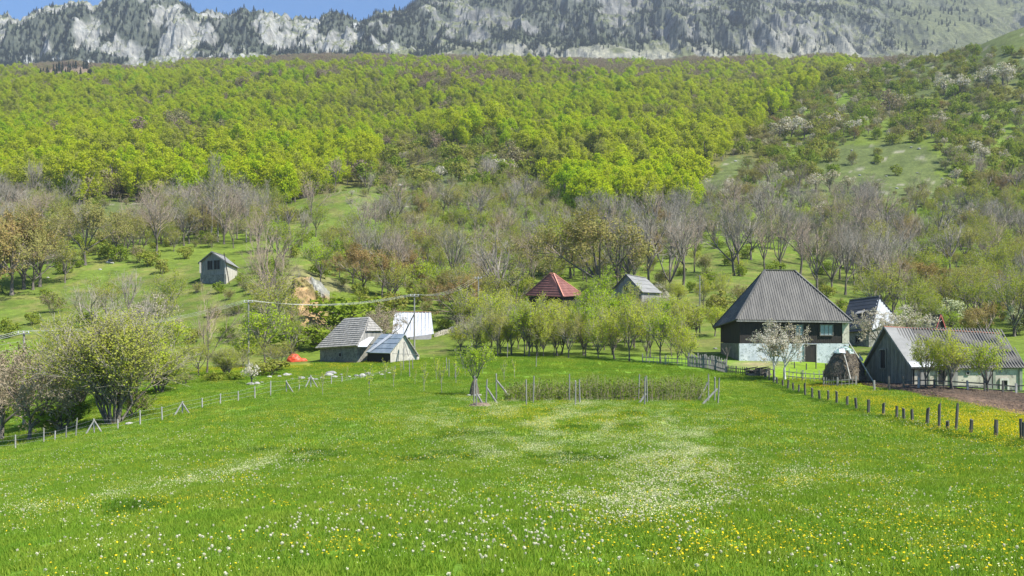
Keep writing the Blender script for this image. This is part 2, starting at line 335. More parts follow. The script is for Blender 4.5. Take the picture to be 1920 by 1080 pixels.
# ---------------------------------------------------------------- ground sheet, its own colours
def inpoly(P, u, v):
    u, v = np.asarray(u, float), np.asarray(v, float); r = np.zeros(u.shape, bool); n = len(P)
    for i in range(n):
        x1, y1 = P[i]; x2, y2 = P[(i+1) % n]
        if y1 == y2: continue
        c = ((y1 > v) != (y2 > v)) & (u < (x2-x1)*(v-y1)/(y2-y1)+x1); r ^= c
    return r
def blobs(L, u, v):
    r = 0
    for cu, cv, su, sv, rot, amp in L:
        a = math.radians(rot); du, dv = u-cu, v-cv; p = du*math.cos(a)+dv*math.sin(a); q = -du*math.sin(a)+dv*math.cos(a)
        r = r+amp*np.exp(-(p/su)**2-(q/sv)**2)
    return r
PASTURE = [
 [(370,500),(440,500),(520,505),(540,540),(530,600),(560,650),(560,690),(250,700),(200,640),(330,560)],
 [(-300,625),(-300,560),(0,545),(90,520),(180,483),(290,478),(375,500),(330,560),(200,590),(120,625),(40,640)],
 [(445,500),(440,470),(520,480),(590,470),(600,440),(560,430),(470,440),(520,405),(560,378),(650,350),(720,352),(730,390),(690,430),(640,470),(600,500),(520,500)],
 [(1240,690),(1220,560),(1180,540),(1250,500),(1330,470),(1430,465),(1560,520),(1640,560),(1640,690),(1340,690)],
 [(430,700),(300,680),(250,740),(250,765),(520,712),(760,690),(840,690),(840,640),(800,650),(560,680)],
]
KNOLL = [
 [(1520,380),(1480,360),(1560,285),(1620,262),(1720,268),(1770,300),(1770,360),(1700,400)],
 [(1280,360),(1330,330),(1380,290),(1440,300),(1400,350),(1310,380)],
 [(1640,170),(1720,118),(1810,80),(1920,45),(2200,-20),(2200,80),(1930,150),(1800,170),(1700,190)],
 [(700,400),(740,330),(810,305),(880,305),(900,350),(870,390),(780,400)],
 [(120,440),(140,390),(220,372),(290,385),(300,430),(220,450)],
 [(240,140),(250,124),(340,122),(335,132)],
]
DARKCL = [(610,850,80,9,-8,.7),(265,955,40,7,0,.7),(820,858,70,9,0,.45),(1060,862,75,9,0,.6),(860,815,60,8,-8,.5),(1190,778,10,6,0,.6),(1040,770,30,5,0,.5),(1100,800,90,6,0,.3)]
BELT = [(1000,820,200,35,0,.6),(880,790,180,16,0,.5),(1330,820,70,40,0,.5),(1050,900,150,40,0,.3),(1260,900,110,60,0,1.0),(1180,960,130,30,0,.8),(1100,795,150,28,0,.7),(1300,850,60,30,0,.7),(1500,905,150,18,3,.75),(450,885,130,11,-12,.9),(100,958,75,9,-4,.9),(250,925,90,9,-14,.5),(950,850,100,12,-5,.5),(1000,760,160,10,0,.7)]
def ground_tone(U, V, Y, X):
    n1 = fbm(X/14, Y/14, 0, 4, 21); n2 = fbm(X/3.0, Y/3.0, 0, 3, 31); n3 = fbm(X/60, Y/60, 0, 4, 41)
    Uj = U+(fbm(X/12, Y/12, 3, 3, 51)-.5)*60; Vj = V+(fbm(X/12, Y/12, 9, 3, 61)-.5)*26
    def c(*a): return np.array(a)[None, None, :]
    mead = c(.145, .265, .03)*(0.8+.4*n1[..., None])
    mead = mead*(1-.25*sst(.5, .8, n2)[..., None])
    mead = mead+(c(.20, .27, .015)-mead)*(sst(.45, .75, fbm(X/22, Y/30, 5, 3, 71))*.6)[..., None]
    mead = mead+(c(.08, .15, .022)-mead)*np.clip(blobs(DARKCL, U, V)*sst(.35, .6, n2)+sst(.62, .8, n1)*.3, 0, .8)[..., None]
    mead = mead+(c(.44, .44, .14)-mead)*np.clip(blobs(BELT, U, V)*.5*sst(.4, .6, n2), 0, .55)[..., None]
    yel = np.clip(blobs([(1850,795,130,28,9,1),(1600,750,120,14,16,.6),(470,690,160,5,-3,1.2),(640,688,90,5,0,.8),(300,757,40,8,-10,.9)], U, V), 0, 1)
    mead = mead+(c(.38, .38, .015)-mead)*(yel*.6)[..., None]
    scrub = c(.13, .18, .03)*(.75+.5*n1[..., None]); scrub = scrub+(c(.22, .19, .10)-scrub)*(sst(.5, .75, n3)*.5)[..., None]
    scrub = scrub+(c(.14, .22, .025)-scrub)*(sst(.5, .7, fbm(X/35, Y/35, 2, 3, 81))*.8)[..., None]
    floor_ = c(.15, .15, .05)*(.8+.4*n1[..., None])
    past = c(.125, .18, .032)*(.8+.4*n1[..., None]); past = past+(c(.20, .19, .07)-past)*(sst(.42, .7, n2)*.65)[..., None]
    knoll = c(.115, .145, .05)*(.75+.5*n2[..., None]); knoll = knoll+(c(.26, .25, .20)-knoll)*(sst(.70, .78, fbm(X/5, Y/5, 4, 3, 91)))[..., None]
    far = c(.22, .165, .125)*(.8+.4*n1[..., None])
    T = np.where((Y > 380)[..., None], floor_, scrub)
    right = inpoly([(1330,330),(1450,290),(1520,190),(1640,130),(2300,-60),(2300,700),(1500,560)], Uj, Vj)
    T = np.where((right & (Y > 200))[..., None], scrub, T)
    for P in PASTURE: T = np.where((inpoly(P, Uj, Vj) & (Y > 100))[..., None], past, T)
    for P in KNOLL: T = np.where((inpoly(P, Uj, Vj) & (Y > 180))[..., None], knoll, T)
    bank = inpoly([(545,560),(565,545),(600,540),(618,570),(612,605),(590,612),(565,600),(550,585)], Uj, Vj) & (Y < 230) & (Y > 130)
    T = np.where(bank[..., None], c(.42, .32, .18)*(.6+.8*n2[..., None]), T)
    cap = inpoly([(520,545),(530,515),(570,503),(630,520),(670,560),(600,548)], Uj, Vj) & (Y < 260) & (Y > 130)
    T = np.where(cap[..., None], c(.20, .20, .09)*(.7+.6*n2[..., None]), T)
    m = np.clip(1-(Y-118)/14, 0, 1)
    left_dn = (U < 430) & (V < 800) & (Y > 84)
    T = T*(1-m)[..., None]+mead*m[..., None]
    yard = np.clip(blobs([(1420,683,45,6,0,1)], U, V)*((Y > 95) & (Y < 140)), 0, 1)
    T = T+(c(.34, .29, .17)-T)*yard[..., None]
    f = sst(1150, 1350, Y)[..., None]; T = T*(1-f)+far*f
    return np.clip(T, 0, 1)
_U = CU+F*AG[:, None]*np.ones((1, NY))
TONE = ground_tone(_U, VG, np.array(YY), XX)
_k = (np.arange(NA)[:, None]*NY+np.arange(NY)[None, :])
_f = np.stack([_k[:-1, :-1], _k[1:, :-1], _k[1:, 1:], _k[:-1, 1:]], -1).reshape(-1, 4)
M['ground'] = toned('meadow_and_hillside', [.9, .12, 3.5], .5)
g_ = obj('ground', mesh('ground', np.stack([XX, YY, ZG], -1), _f, [M['ground']], smooth=True, cols=TONE.reshape(-1, 3)))
tag(g_, 'green flowery meadow rising into the grassy hillside under the woods', 'ground', kind='structure')

# ---------------------------------------------------------------- limestone mountain beyond the woods
CREST = [(-400,60),(0,30),(12,33),(38,47),(60,30),(100,14),(130,6),(165,12),(176,22),(192,8),(215,-4),(250,-12),(300,-6),(335,6),(365,24),(390,20),(425,34),(440,26),(470,31),(490,22),(520,34),(545,41),(600,43),(612,32),(640,30),(655,38),(672,50),(690,38),(705,28),(735,22),(760,18),(775,8),(800,-8),(900,-50),(1000,-90),(1200,-130),(1500,-140),(1800,-120),(2400,-120)]
NMA, NMY = 820, 400
MA = np.linspace(-0.66, 0.66, NMA)[:, None]*np.ones((1, NMY))
_q = np.linspace(0, 1, NMY)[None, :]*np.ones((NMA, 1))
MU = CU+F*MA
vc = (ridged(MU/26, 0*MU+.5, 0, 4, 900)-.55)*-16*sst(800, 700, MU)+9*sst(860, 760, MU)+np.interp(MU, [c[0] for c in CREST], [c[1] for c in CREST])
yb = 1955.0; ye = np.interp(MU, [0, 700, 800, 1000, 2000], [2420, 2420, 2650, 2850, 2900])
MYY = yb+_q*(ye+150-yb); MX = MA*MYY
n_w = ridged(MX/95, MYY/240, 0, 4, 101); n_w2 = ridged(MX/34, MYY/110, 0, 4, 131); n_big = fbm(MX/260, MYY/260, 0, 3, 151)
rocky = np.interp(MU, [-400, 700, 900, 1500, 1640, 1700, 1860, 1920, 2200], [1, 1, .85, .8, .6, .22, .2, .5, .5])
tq = (MYY-yb)/(ye-yb)
tw = tq+((n_w-.55)*.30+(n_w2-.55)*.14)*rocky*sst(0, .12, tq)
left = sst(900, 700, MU)
pl = .10*sst(0, .3, tw)+.90*(sst(.25, .62, tw)*.86+.14*sst(.5, 1, tw)) 
stp = tw+.035*np.sin(tw*26+n_big*9); pr = .12*sst(0, .25, tw)*.5+.94*np.clip(stp, 0, 1.05)**1.15
p_ = pl*left+pr*(1-left); p_ = np.clip(p_, 0, 1.0)
zb = ground(MA*1955, np.full_like(MA, 1955.0))-4; vb_ = VH-F*(zb-CZ)/1955
MZ = CZ+MYY*(VH-(vb_+(vc-vb_)*p_))/F
crag = (ridged(MX/16, MYY/34, MZ/60, 4, 171)-.55)*24*rocky+(ridged(MX/55, MYY/80, MZ/90, 3, 191)-.55)*34*rocky
crag = crag+(ridged(MX/7.5, MYY/26, MZ/40, 3, 197)-.55)*15*rocky
MZ = MZ+crag*sst(.08, .3, tq)
MZ = np.where(tq > 1, MZ-(tq-1)*1500, MZ)
gx = np.gradient(MZ, axis=0)/np.maximum(1e-3, np.gradient(MX, axis=0)); gy = np.gradient(MZ, axis=1)/np.maximum(1e-3, np.gradient(MYY, axis=1))
slope = np.sqrt(gx**2+gy**2)
nr = fbm(MX/12, MYY/12, MZ/12, 4, 211); nv = fbm(MX/70, MYY/70, MZ/70, 4, 221)
def c2(*a): return np.array(a)[None, None, :]
rock = c2(.34, .34, .335)*(.25+1.25*nr[..., None])
gr = c2(.16, .175, .09)*(.75+.5*nv[..., None])
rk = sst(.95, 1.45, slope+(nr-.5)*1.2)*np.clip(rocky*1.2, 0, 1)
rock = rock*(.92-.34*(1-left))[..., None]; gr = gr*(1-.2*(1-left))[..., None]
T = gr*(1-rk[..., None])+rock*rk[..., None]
scree = sst(.22, .05, tq)*(sst(.38, .5, nv)); T = T+(c2(.30, .29, .25)-T)*scree[..., None]*.8
veg = sst(.46, .52, fbm(MX/75, MYY/120, MZ/80, 4, 231))*rocky*.85*sst(.08, .2, tq)
T = T+(c2(.055, .07, .045)-T)*veg[..., None]
MU_, MV_ = proj(MX, MYY, MZ)
snow = blobs([(95,118,16,5,-30,1),(55,112,10,6,20,.7),(163,116,10,3,0,.8),(405,108,25,3,0,.6),(668,48,6,4,0,.9)], MU_, MV_); T = T+(c2(.72, .73, .75)-T)*np.clip(snow*1.3, 0, .9)[..., None]
_k = (np.arange(NMA)[:, None]*NMY+np.arange(NMY)[None, :])
_f = np.stack([_k[:-1, :-1], _k[1:, :-1], _k[1:, 1:], _k[:-1, 1:]], -1).reshape(-1, 4)
M['mountain'] = toned('limestone_cliffs', [.03, .12], .45, bump=.8, bdist=3)
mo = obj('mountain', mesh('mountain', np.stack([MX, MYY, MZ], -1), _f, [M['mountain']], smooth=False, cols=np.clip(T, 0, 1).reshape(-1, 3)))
tag(mo, 'pale grey limestone cliffs above the woods with dark pines on them', 'mountain', kind='structure')

# ---------------------------------------------------------------- ploughed field
def _edge(L, n): 
    t = np.linspace(0, 1, n); us = np.array([p[0] for p in L], float); ss = np.linspace(0, 1, len(L))
    return np.interp(t, ss, us), np.interp(t, ss, [p[1] for p in L])
nA, nB = 260, 60
fu, fv = _edge([(1597,716),(1680,721),(1760,725),(1920,737),(2150,757)], nA)
nu, nv_ = _edge([(1602,719),(1700,736),(1780,753),(1920,779),(2150,812)], nA)
Pn = np.array([hit(a, b, 40)[:2] for a, b in zip(nu, nv_)]); Pf = np.array([hit(a, b, 40)[:2] for a, b in zip(fu, fv)])
s = np.linspace(0, 1, nB)[None, :, None]; G = Pn[:, None]*(1-s)+Pf[:, None]*s
gx_, gy_ = G[..., 0], G[..., 1]
edge = np.minimum(np.minimum(s[..., 0], 1-s[..., 0])*10, 1)*np.ones((nA, 1))
gz_ = ground(gx_, gy_)+.03+edge*(.10*np.abs(np.sin(s[..., 0]*58+fbm(gx_/6, gy_/6, 0, 2, 3)*2))+.22*fbm(gx_/.5, gy_/.5, 0, 3, 301)-.06)
d_ = fbm(gx_/5, gy_/2, 0, 3, 311)
band = sst(.3, .5, s[..., 0]+(d_-.5)*.3)*np.ones((nA, 1))
T = c2(.145, .10, .075)*(1-band[..., None])+c2(.095, .070, .055)*band[..., None]; T = T*(.75+.5*d_[..., None])
_k = (np.arange(nA)[:, None]*nB+np.arange(nB)[None, :]); _f = np.stack([_k[:-1, :-1], _k[1:, :-1], _k[1:, 1:], _k[:-1, 1:]], -1).reshape(-1, 4)
M['soil'] = toned('ploughed_soil', [4.0, 1.2], .5, bump=1.0, bdist=.08)
tag(obj('field', mesh('field', np.stack([gx_, gy_, gz_], -1), _f, [M['soil']], cols=T.reshape(-1, 3))), 'brown ploughed field in front of the long barn', 'field', kind='structure')
# ---------------------------------------------------------------- plants
def norm(a): a = np.asarray(a, float); return a/np.maximum(1e-9, np.linalg.norm(a, axis=-1, keepdims=True))
def seg_mesh(S, sides=4):
    """S: rows of p0 p1 r0 r1 -> prisms"""
    S = np.asarray(S, float); P0, P1, R0, R1 = S[:, 0:3], S[:, 3:6], S[:, 6], S[:, 7]
    d = norm(P1-P0); up = np.where(np.abs(d[:, 2:3]) < .9, [[0, 0, 1.]], [[1., 0, 0]]); a = norm(np.cross(d, up)); b = np.cross(d, a)
    t = np.linspace(0, 2*math.pi, sides, endpoint=False); ring = a[:, None]*np.cos(t)[None, :, None]+b[:, None]*np.sin(t)[None, :, None]
    V = np.stack([P0[:, None]+ring*R0[:, None, None], P1[:, None]+ring*R1[:, None, None]], 1)
    n = len(S); base = np.arange(n)[:, None]*sides*2; j = np.arange(sides)[None, :]; k = (j+1) % sides
    return V.reshape(-1, 3), np.stack([base+j, base+k, base+sides+k, base+sides+j], -1).reshape(-1, 4)
def leaf_mesh(C, N, size, rng, aspect=.65):
    C = np.asarray(C, float); n = len(C); N = norm(N); r = norm(rng.normal(size=(n, 3))); a = norm(np.cross(N, r)); b = np.cross(N, a)
    s = size*rng.uniform(.6, 1.35, (n, 1)); a = a*s*.5; b = b*s*.5*aspect; k = N*s*.12
    V = np.stack([C-a, C+b-k, C+a, C-b-k], 1).reshape(-1, 3)
    return V, np.arange(n*4).reshape(n, 4)
def skeleton(rng, H, trunk=.35, limbs=5, kids=(5, 4, 4), ratio=.62, ang=38, up=.12, wob=.14, r0=.16, L1=.5, tmin=.25, stems=1, lean=0.0, excurrent=False):
    segs = []; tips = []
    def branch(p, d, L, r, lev):
        n = max(2, 5-lev); pts = [p]; ds = [d]
        for i in range(n):
            d = norm(d+rng.normal(0, wob, 3)+np.array([0, 0, up])); q = p+d*L/n; ra = r*(1-.62*i/n); rb = r*(1-.62*(i+1)/n)
            segs.append((*p, *q, ra, rb, lev)); p = q; pts.append(p); ds.append(d)
        if lev > len(kids): tips.append((pts[0], pts[-1])); return
        k = kids[lev-1]
        for c in range(k):
            t = rng.uniform(tmin, 1.0) if c else 1.0; f = t*n; i = min(n-1, int(f)); q = pts[i]+(pts[i+1]-pts[i])*(f-i); dd = ds[i+1]
            a = math.radians(ang*rng.uniform(.6, 1.3)) if c else math.radians(10); x = norm(np.cross(dd, norm(rng.normal(size=3))))
            branch(q, norm(dd*math.cos(a)+x*math.sin(a)), L*ratio*rng.uniform(.75, 1.15)*(1.15-.35*t), r*(.55 if c else .4)*(1-.3*t), lev+1)
    for s_ in range(stems):
        if stems > 1:
            az = 2*math.pi*(s_+rng.uniform(0, .6))/stems; tl = rng.uniform(.1, .5); p = np.array([math.cos(az)*.25, math.sin(az)*.25, 0]); d = norm([math.cos(az)*tl, math.sin(az)*tl, 1])
        else: p = np.zeros(3); d = norm([lean, lean*.3, 1])
        th = H*trunk*rng.uniform(.85, 1.1); n = 5; top = []
        for i in range(n):
            q = p+norm(d+rng.normal(0, .05, 3))*th/n; ra = r0*(1.25 if i == 0 else 1-.09*i); rb = r0*(1-.09*(i+1)); segs.append((*p, *q, ra, rb, 0)); p = q; top.append(p)
        if excurrent:
            d2 = d; m = 9; rr = r0*.6; spine = [p]
            for i in range(m):
                d2 = norm(d2+rng.normal(0, .04, 3)); q = p+d2*H*(1-trunk)*.95/m; segs.append((*p, *q, rr*(1-i/m)+.01, rr*(1-(i+1)/m)+.01, 0)); p = q; spine.append(p)
            for c in range(limbs):
                t = (c+rng.uniform(0, 1))/limbs; i = min(m-1, int(t*m)); q = spine[i]; az = rng.uniform(0, 6.283); a = math.radians(ang*(1.2-.6*t))
                branch(q, norm([math.cos(az)*math.sin(a), math.sin(az)*math.sin(a), math.cos(a)]), H*L1*(1.05-.75*t), r0*.32*(1-.6*t), 1)
        else:
            for c in range(limbs):
                az = 2*math.pi*(c+rng.uniform(0, .7))/limbs; a = math.radians(ang*rng.uniform(.35, 1.25)) if c else .08
                q = top[-1] if c < limbs*.6 else top[rng.integers(2, 5)]
                branch(q, norm([math.cos(az)*math.sin(a), math.sin(az)*math.sin(a), math.cos(a)]), H*L1*rng.uniform(.8, 1.1), r0*.55, 1)
    return np.array(segs), tips
def leaves_on(rng, tips, per, spread):
    A = np.array([t[0] for t in tips]); B = np.array([t[1] for t in tips]); t = rng.uniform(.1, 1.05, (len(A), per, 1))
    C = A[:, None]+(B-A)[:, None]*t+rng.normal(0, spread, (len(A), per, 3)); return C.reshape(-1, 3)
class Proto: pass
def merge(parts):
    V = []; Fs = []; m = []; b = 0
    for v, f, mi in parts:
        if len(v) == 0: continue
        V.append(v); Fs.append(f+b); m.append(np.full(len(f), mi)); b += len(v)
    return np.concatenate(V), np.concatenate(Fs), np.concatenate(m)
def tree_proto(name, seed, leaf, bark, twig, per=6, lsize=.16, lspread=.12, twig_r=1.0, thin=1.0, trunk_lev=1, **kw):
    """trunk mesh (trunk and main limbs) and crown mesh (small branches, twigs, leaves)"""
    rng = np.random.default_rng(seed); S, tips = skeleton(rng, **kw); P = Proto(); P.H = S[:, 5].max(); P.name = name
    lo = S[:, 8] <= trunk_lev; S[:, 6:8] = np.maximum(S[:, 6:8], .011*twig_r)
    tv, tf = seg_mesh(S[lo], 6); P.trunk = mesh(name+'_trunk', tv, tf, [bark], smooth=True)
    parts = []; sv, sf = seg_mesh(S[~lo], 3); parts.append((sv, sf, 1))
    if per:
        C = leaves_on(rng, tips, per, lspread); ctr = np.array([S[:, 3].mean(), S[:, 4].mean(), P.H*.55]); N = norm(C-ctr)+rng.normal(0, .7, C.shape)+[0, 0, .3]
        lv, lf = leaf_mesh(C, N, lsize, rng); parts.append((lv, lf, 0))
    v, f, m = merge(parts); P.crown = mesh(name+'_crown', v, f, [leaf, twig], m)
    av, af, am = merge([(v, f, 0), (tv, tf, 1)]); am = np.concatenate([m, np.full(len(tf), 2)])
    P.whole = mesh(name+'_whole', av, af, [leaf, twig, bark], am); return P
def lobed_proto(name, seed, leaf, bark, H=15., Rr=5.2, base=.12, nl=16, nf=1500, s=.62, trunk_r=.22, flat=1.0):
    """far broadleaf: clumps of leaf sprays round a limbed trunk, with gaps between the clumps"""
    rng = np.random.default_rng(seed); P = Proto(); P.H = H; P.name = name
    cs = []; 
    while len(cs) < nl:
        q = rng.uniform(-1, 1, 3)
        if np.linalg.norm(q) < 1 and np.linalg.norm(q) > .25: cs.append(q)
    cs = np.array(cs); cz = H*(base+1)/2; hz = H*(1-base)/2*flat
    K = cs*[Rr*.78, Rr*.78, hz*.80]+[0, 0, cz]; R = Rr*rng.uniform(.26, .44, nl)*(1-.25*np.clip(cs[:, 2], 0, 1))
    i = rng.integers(0, nl, nf*2); d = norm(rng.normal(size=(nf*2, 3))+[0, 0, .25]); rr = R[i][:, None]*rng.uniform(.30, 1.0, (nf*2, 1))**.5*rng.uniform(.85, 1.2, (nf*2, 1))
    C = K[i]+d*rr*[1, 1, 1.05]; q = norm(C-[0, 0, cz*.8]); C = C[:nf]; d = (d*.6+q*.6)[:nf]
    lv, lf = leaf_mesh(C, d+rng.normal(0, .75, d.shape), s, rng, .8)
    S = [(0, 0, 0, 0, 0, cz, trunk_r, trunk_r*.55)]+[(0, 0, H*rng.uniform(base*.8, .6), *k, trunk_r*.4, .04) for k in K]
    tv, tf = seg_mesh(S, 5); P.trunk = mesh(name+'_trunk', tv, tf, [bark], smooth=True); P.crown = mesh(name+'_crown', lv, lf, [leaf])
    v, f, m = merge([(lv, lf, 0), (tv, tf, 1)]); P.whole = mesh(name+'_whole', v, f, [leaf, bark], m); return P
def pine_proto(name, seed, H=13., R=2.6):
    rng = np.random.default_rng(seed); P = Proto(); P.H = H; P.name = name; n = 420
    t = rng.uniform(.12, 1, n)**.9; az = rng.uniform(0, 6.283, n); layer = np.abs(((t*9) % 1)-.5)*.5+.75
    r = R*(1-t)**.8*layer*rng.uniform(.35, 1.0, n); C = np.stack([np.cos(az)*r, np.sin(az)*r, t*H-.12*r], 1)
    N = np.stack([np.cos(az), np.sin(az), np.full(n, 1.1)], 1)+rng.normal(0, .3, (n, 3)); lv, lf = leaf_mesh(C, N, 1.15, rng, .7)
    tv, tf = seg_mesh([(0, 0, 0, 0, 0, H*.95, .2, .03)], 5); v, f, m = merge([(lv, lf, 0), (tv, tf, 1)])
    P.whole = mesh(name+'_whole', v, f, [M['pine'], M['bark']], m); P.trunk = mesh(name+'_trunk', tv, tf, [M['bark']]); P.crown = mesh(name+'_crown', lv, lf, [M['pine']]); return P

PR = {}
PR['beech'] = [lobed_proto('beech%d' % i, 10+i, M['beech'], M['bark'], H=h, Rr=r, nl=n, nf=2600, s=.50, base=.06) for i, (h, r, n) in enumerate([(15, 4.9, 20), (17, 4.6, 22), (13, 5.2, 18), (16, 3.9, 16), (14.5, 4.4, 24)])]
PR['purple'] = [lobed_proto('wintry%d' % i, 30+i, M['purple'], M['bark'], H=12, Rr=5.6, nl=14, nf=700, s=.7) for i in range(2)]
PR['bare'] = [tree_proto('bare%d' % i, 50+i, M['twig'], M['bark'], M['twig'] if i % 3 else M['twig_brown'], per=0, twig_r=1.15, H=14, trunk=tr, limbs=li, kids=kk, ratio=ra, ang=an, up=up_b, wob=wo, r0=.28, L1=L_, lean=le) for i, (tr, li, kk, ra, an, up_b, wo, L_, le) in enumerate([(.26, 6, (5, 6, 5), .58, 36, .13, .10, .52, 0), (.16, 5, (6, 5, 5), .60, 44, .08, .13, .55, .10), (.34, 7, (5, 5, 5), .56, 30, .18, .09, .46, -.06), (.22, 4, (6, 6, 4), .62, 40, .10, .15, .55, -.12), (.30, 8, (4, 5, 5), .55, 48, .12, .12, .44, .05), (.12, 6, (5, 5, 5), .60, 32, .14, .11, .60, .0), (.38, 5, (6, 6, 4), .54, 38, .06, .16, .42, .08)])]
PR['tallbare'] = [tree_proto('tallbare%d' % i, 60+i, M['olive'], M['pale_bark'], M['twig'], per=1, lsize=.16, twig_r=1.3, H=18, trunk=.3, limbs=26, kids=(5, 6), ratio=.5, ang=38, up=.10, wob=.1, r0=.24, L1=.26, excurrent=True) for i in range(3)]
PR['budding'] = [tree_proto('budding%d' % i, 70+i, M['olive'], M['bark'], M['twig'], per=4, lsize=.26, lspread=.25, twig_r=.9, H=11, trunk=.22, limbs=6, kids=(5, 5, 4), ratio=.6, ang=38, up=.10, r0=.22, L1=.5) for i in range(3)]
PR['orange'] = [tree_proto('russet%d' % i, 80+i, M['orange'], M['bark'], M['twig_brown'], per=9, lsize=.27, lspread=.25, H=12, trunk=.22, limbs=6, kids=(5, 5, 4), ratio=.6, ang=42, up=.08, r0=.28, L1=.5) for i in range(2)]
PR['orchard'] = [tree_proto('orchard%d' % i, 90+i, M['orchard'], M['bark'], M['twig'], per=6, lsize=.13, lspread=.14, H=5.2, trunk=.16, limbs=7, kids=(5, 5, 3), ratio=.62, ang=40, up=.10, r0=.11, L1=.42, lean=.1*(i-1)) for i in range(4)]
PR['bright'] = [tree_proto('limegreen%d' % i, 95+i, M['bright'], M['bark'], M['twig'], per=4, lsize=.15, lspread=.12, H=5, trunk=.28, limbs=7, kids=(5, 4, 3), ratio=.6, ang=36, up=.10, r0=.09, L1=.45) for i in range(2)]
PR['blossom'] = [tree_proto('blossoming%d' % i, 100+i, M['blossom'], M['bark'], M['twig'], per=5, lsize=.14, lspread=.09, H=5.4, trunk=.25, limbs=6, kids=(5, 5, 3), ratio=.6, ang=46, up=.06, r0=.12, L1=.45) for i in range(2)]
PR['cream'] = [lobed_proto('creamy%d' % i, 110+i, M['cream'], M['bark'], H=8, Rr=3, nl=14, nf=1500, s=.3) for i in range(1)]
PR['pink'] = [tree_proto('palepink%d' % i, 120+i, M['pink'], M['bark'], M['twig_brown'], per=5, lsize=.15, lspread=.11, H=6, trunk=.22, limbs=7, kids=(5, 5, 4), ratio=.6, ang=52, up=.03, r0=.15, L1=.48) for i in range(1)]
PR['whitebush'] = [lobed_proto('farblossom%d' % i, 130+i, M['blossom'], M['bark'], H=6.5, Rr=3.2, base=.15, nl=10, nf=500, s=.42) for i in range(2)]
PR['shrub'] = [lobed_proto('shrub%d' % i, 140+i, M['shrub'], M['bark'], H=3.4, Rr=2.3, base=.02, nl=11, nf=620, s=.34, trunk_r=.06) for i in range(3)]
PR['shrub'] += [tree_proto('twigshrub%d' % i, 145+i, M['shrub'], M['bark'], M['twig_brown'], per=2, lsize=.2, lspread=.12, twig_r=1.1, H=3.6, trunk=.12, limbs=4, kids=(5, 5), ratio=.62, ang=40, up=.05, r0=.05, L1=.5, stems=4) for i in range(2)]
PR['willow'] = [tree_proto('willow0', 150, M['willow'], M['bark'], M['twig'], per=5, lsize=.12, lspread=.2, twig_r=.8, H=7.6, trunk=.18, limbs=4, kids=(5, 5, 4), ratio=.62, ang=32, up=.07, r0=.085, L1=.46, stems=11, tmin=.06)]
PR['pine'] = [pine_proto('pine%d' % i, 160+i, 13+i*1.5, 3.6+.5*i) for i in range(3)]
PR['sapling'] = [tree_proto('sapling%d' % i, 170+i, M['orchard'], M['pale_bark'], M['twig'], per=6, lsize=.12, lspread=.10, H=2.4, trunk=.4, limbs=5, kids=(4,), ratio=.6, ang=28, up=.15, r0=.028, L1=.36) for i in range(3)]
PR['snag'] = [tree_proto('snag0', 180, M['twig'], M['bark'], M['bark'], per=0, twig_r=3, H=8, trunk=.45, limbs=5, kids=(2,), ratio=.4, ang=30, up=.1, r0=.3, L1=.3)]

N_THINGS = {}
TREE_NAME = {'beech': 'beech_tree', 'purple': 'leafless_tree', 'bare': 'bare_tree', 'tallbare': 'poplar_tree', 'budding': 'budding_tree', 'orange': 'russet_tree', 'orchard': 'orchard_tree', 'bright': 'lime_green_tree', 'blossom': 'blossom_tree', 'cream': 'cream_blossom_tree', 'pink': 'pale_blossom_tree', 'whitebush': 'blossom_tree', 'shrub': 'shrub', 'willow': 'willow_tree', 'pine': 'pine_tree', 'sapling': 'sapling', 'snag': 'dead_tree'}
def plant(kind, x, y, z, h, label, group=None, rz=None, var=None, cat=None, wide=1.0, rng=random.Random(4), sink=.05, bark=None):
    P = PR[kind][rng.randrange(len(PR[kind])) if var is None else var % len(PR[kind])]; s = h/P.H; rz = rng.uniform(0, 6.28) if rz is None else rz
    cat = cat or ('shrub' if kind == 'shrub' else 'sapling' if kind == 'sapling' else 'tree')
    if y < 250 and kind != 'whitebush' and not (kind == 'shrub' and y > 140):
        r = empty(TREE_NAME[kind], (x, y, z-sink), rz); r.scale = (s*wide, s*wide, s)
        t = obj('trunk', P.trunk, r); c_ = obj('crown', P.crown, r)
        if bark: 
            t.data = P.trunk.copy(); t.data.materials[0] = bark
    else:
        r = obj(TREE_NAME[kind], P.whole); r.location = (x, y, z-sink); r.rotation_euler = (0, 0, rz); r.scale = (s*wide, s*wide, s)
    return tag(r, label, cat, group)

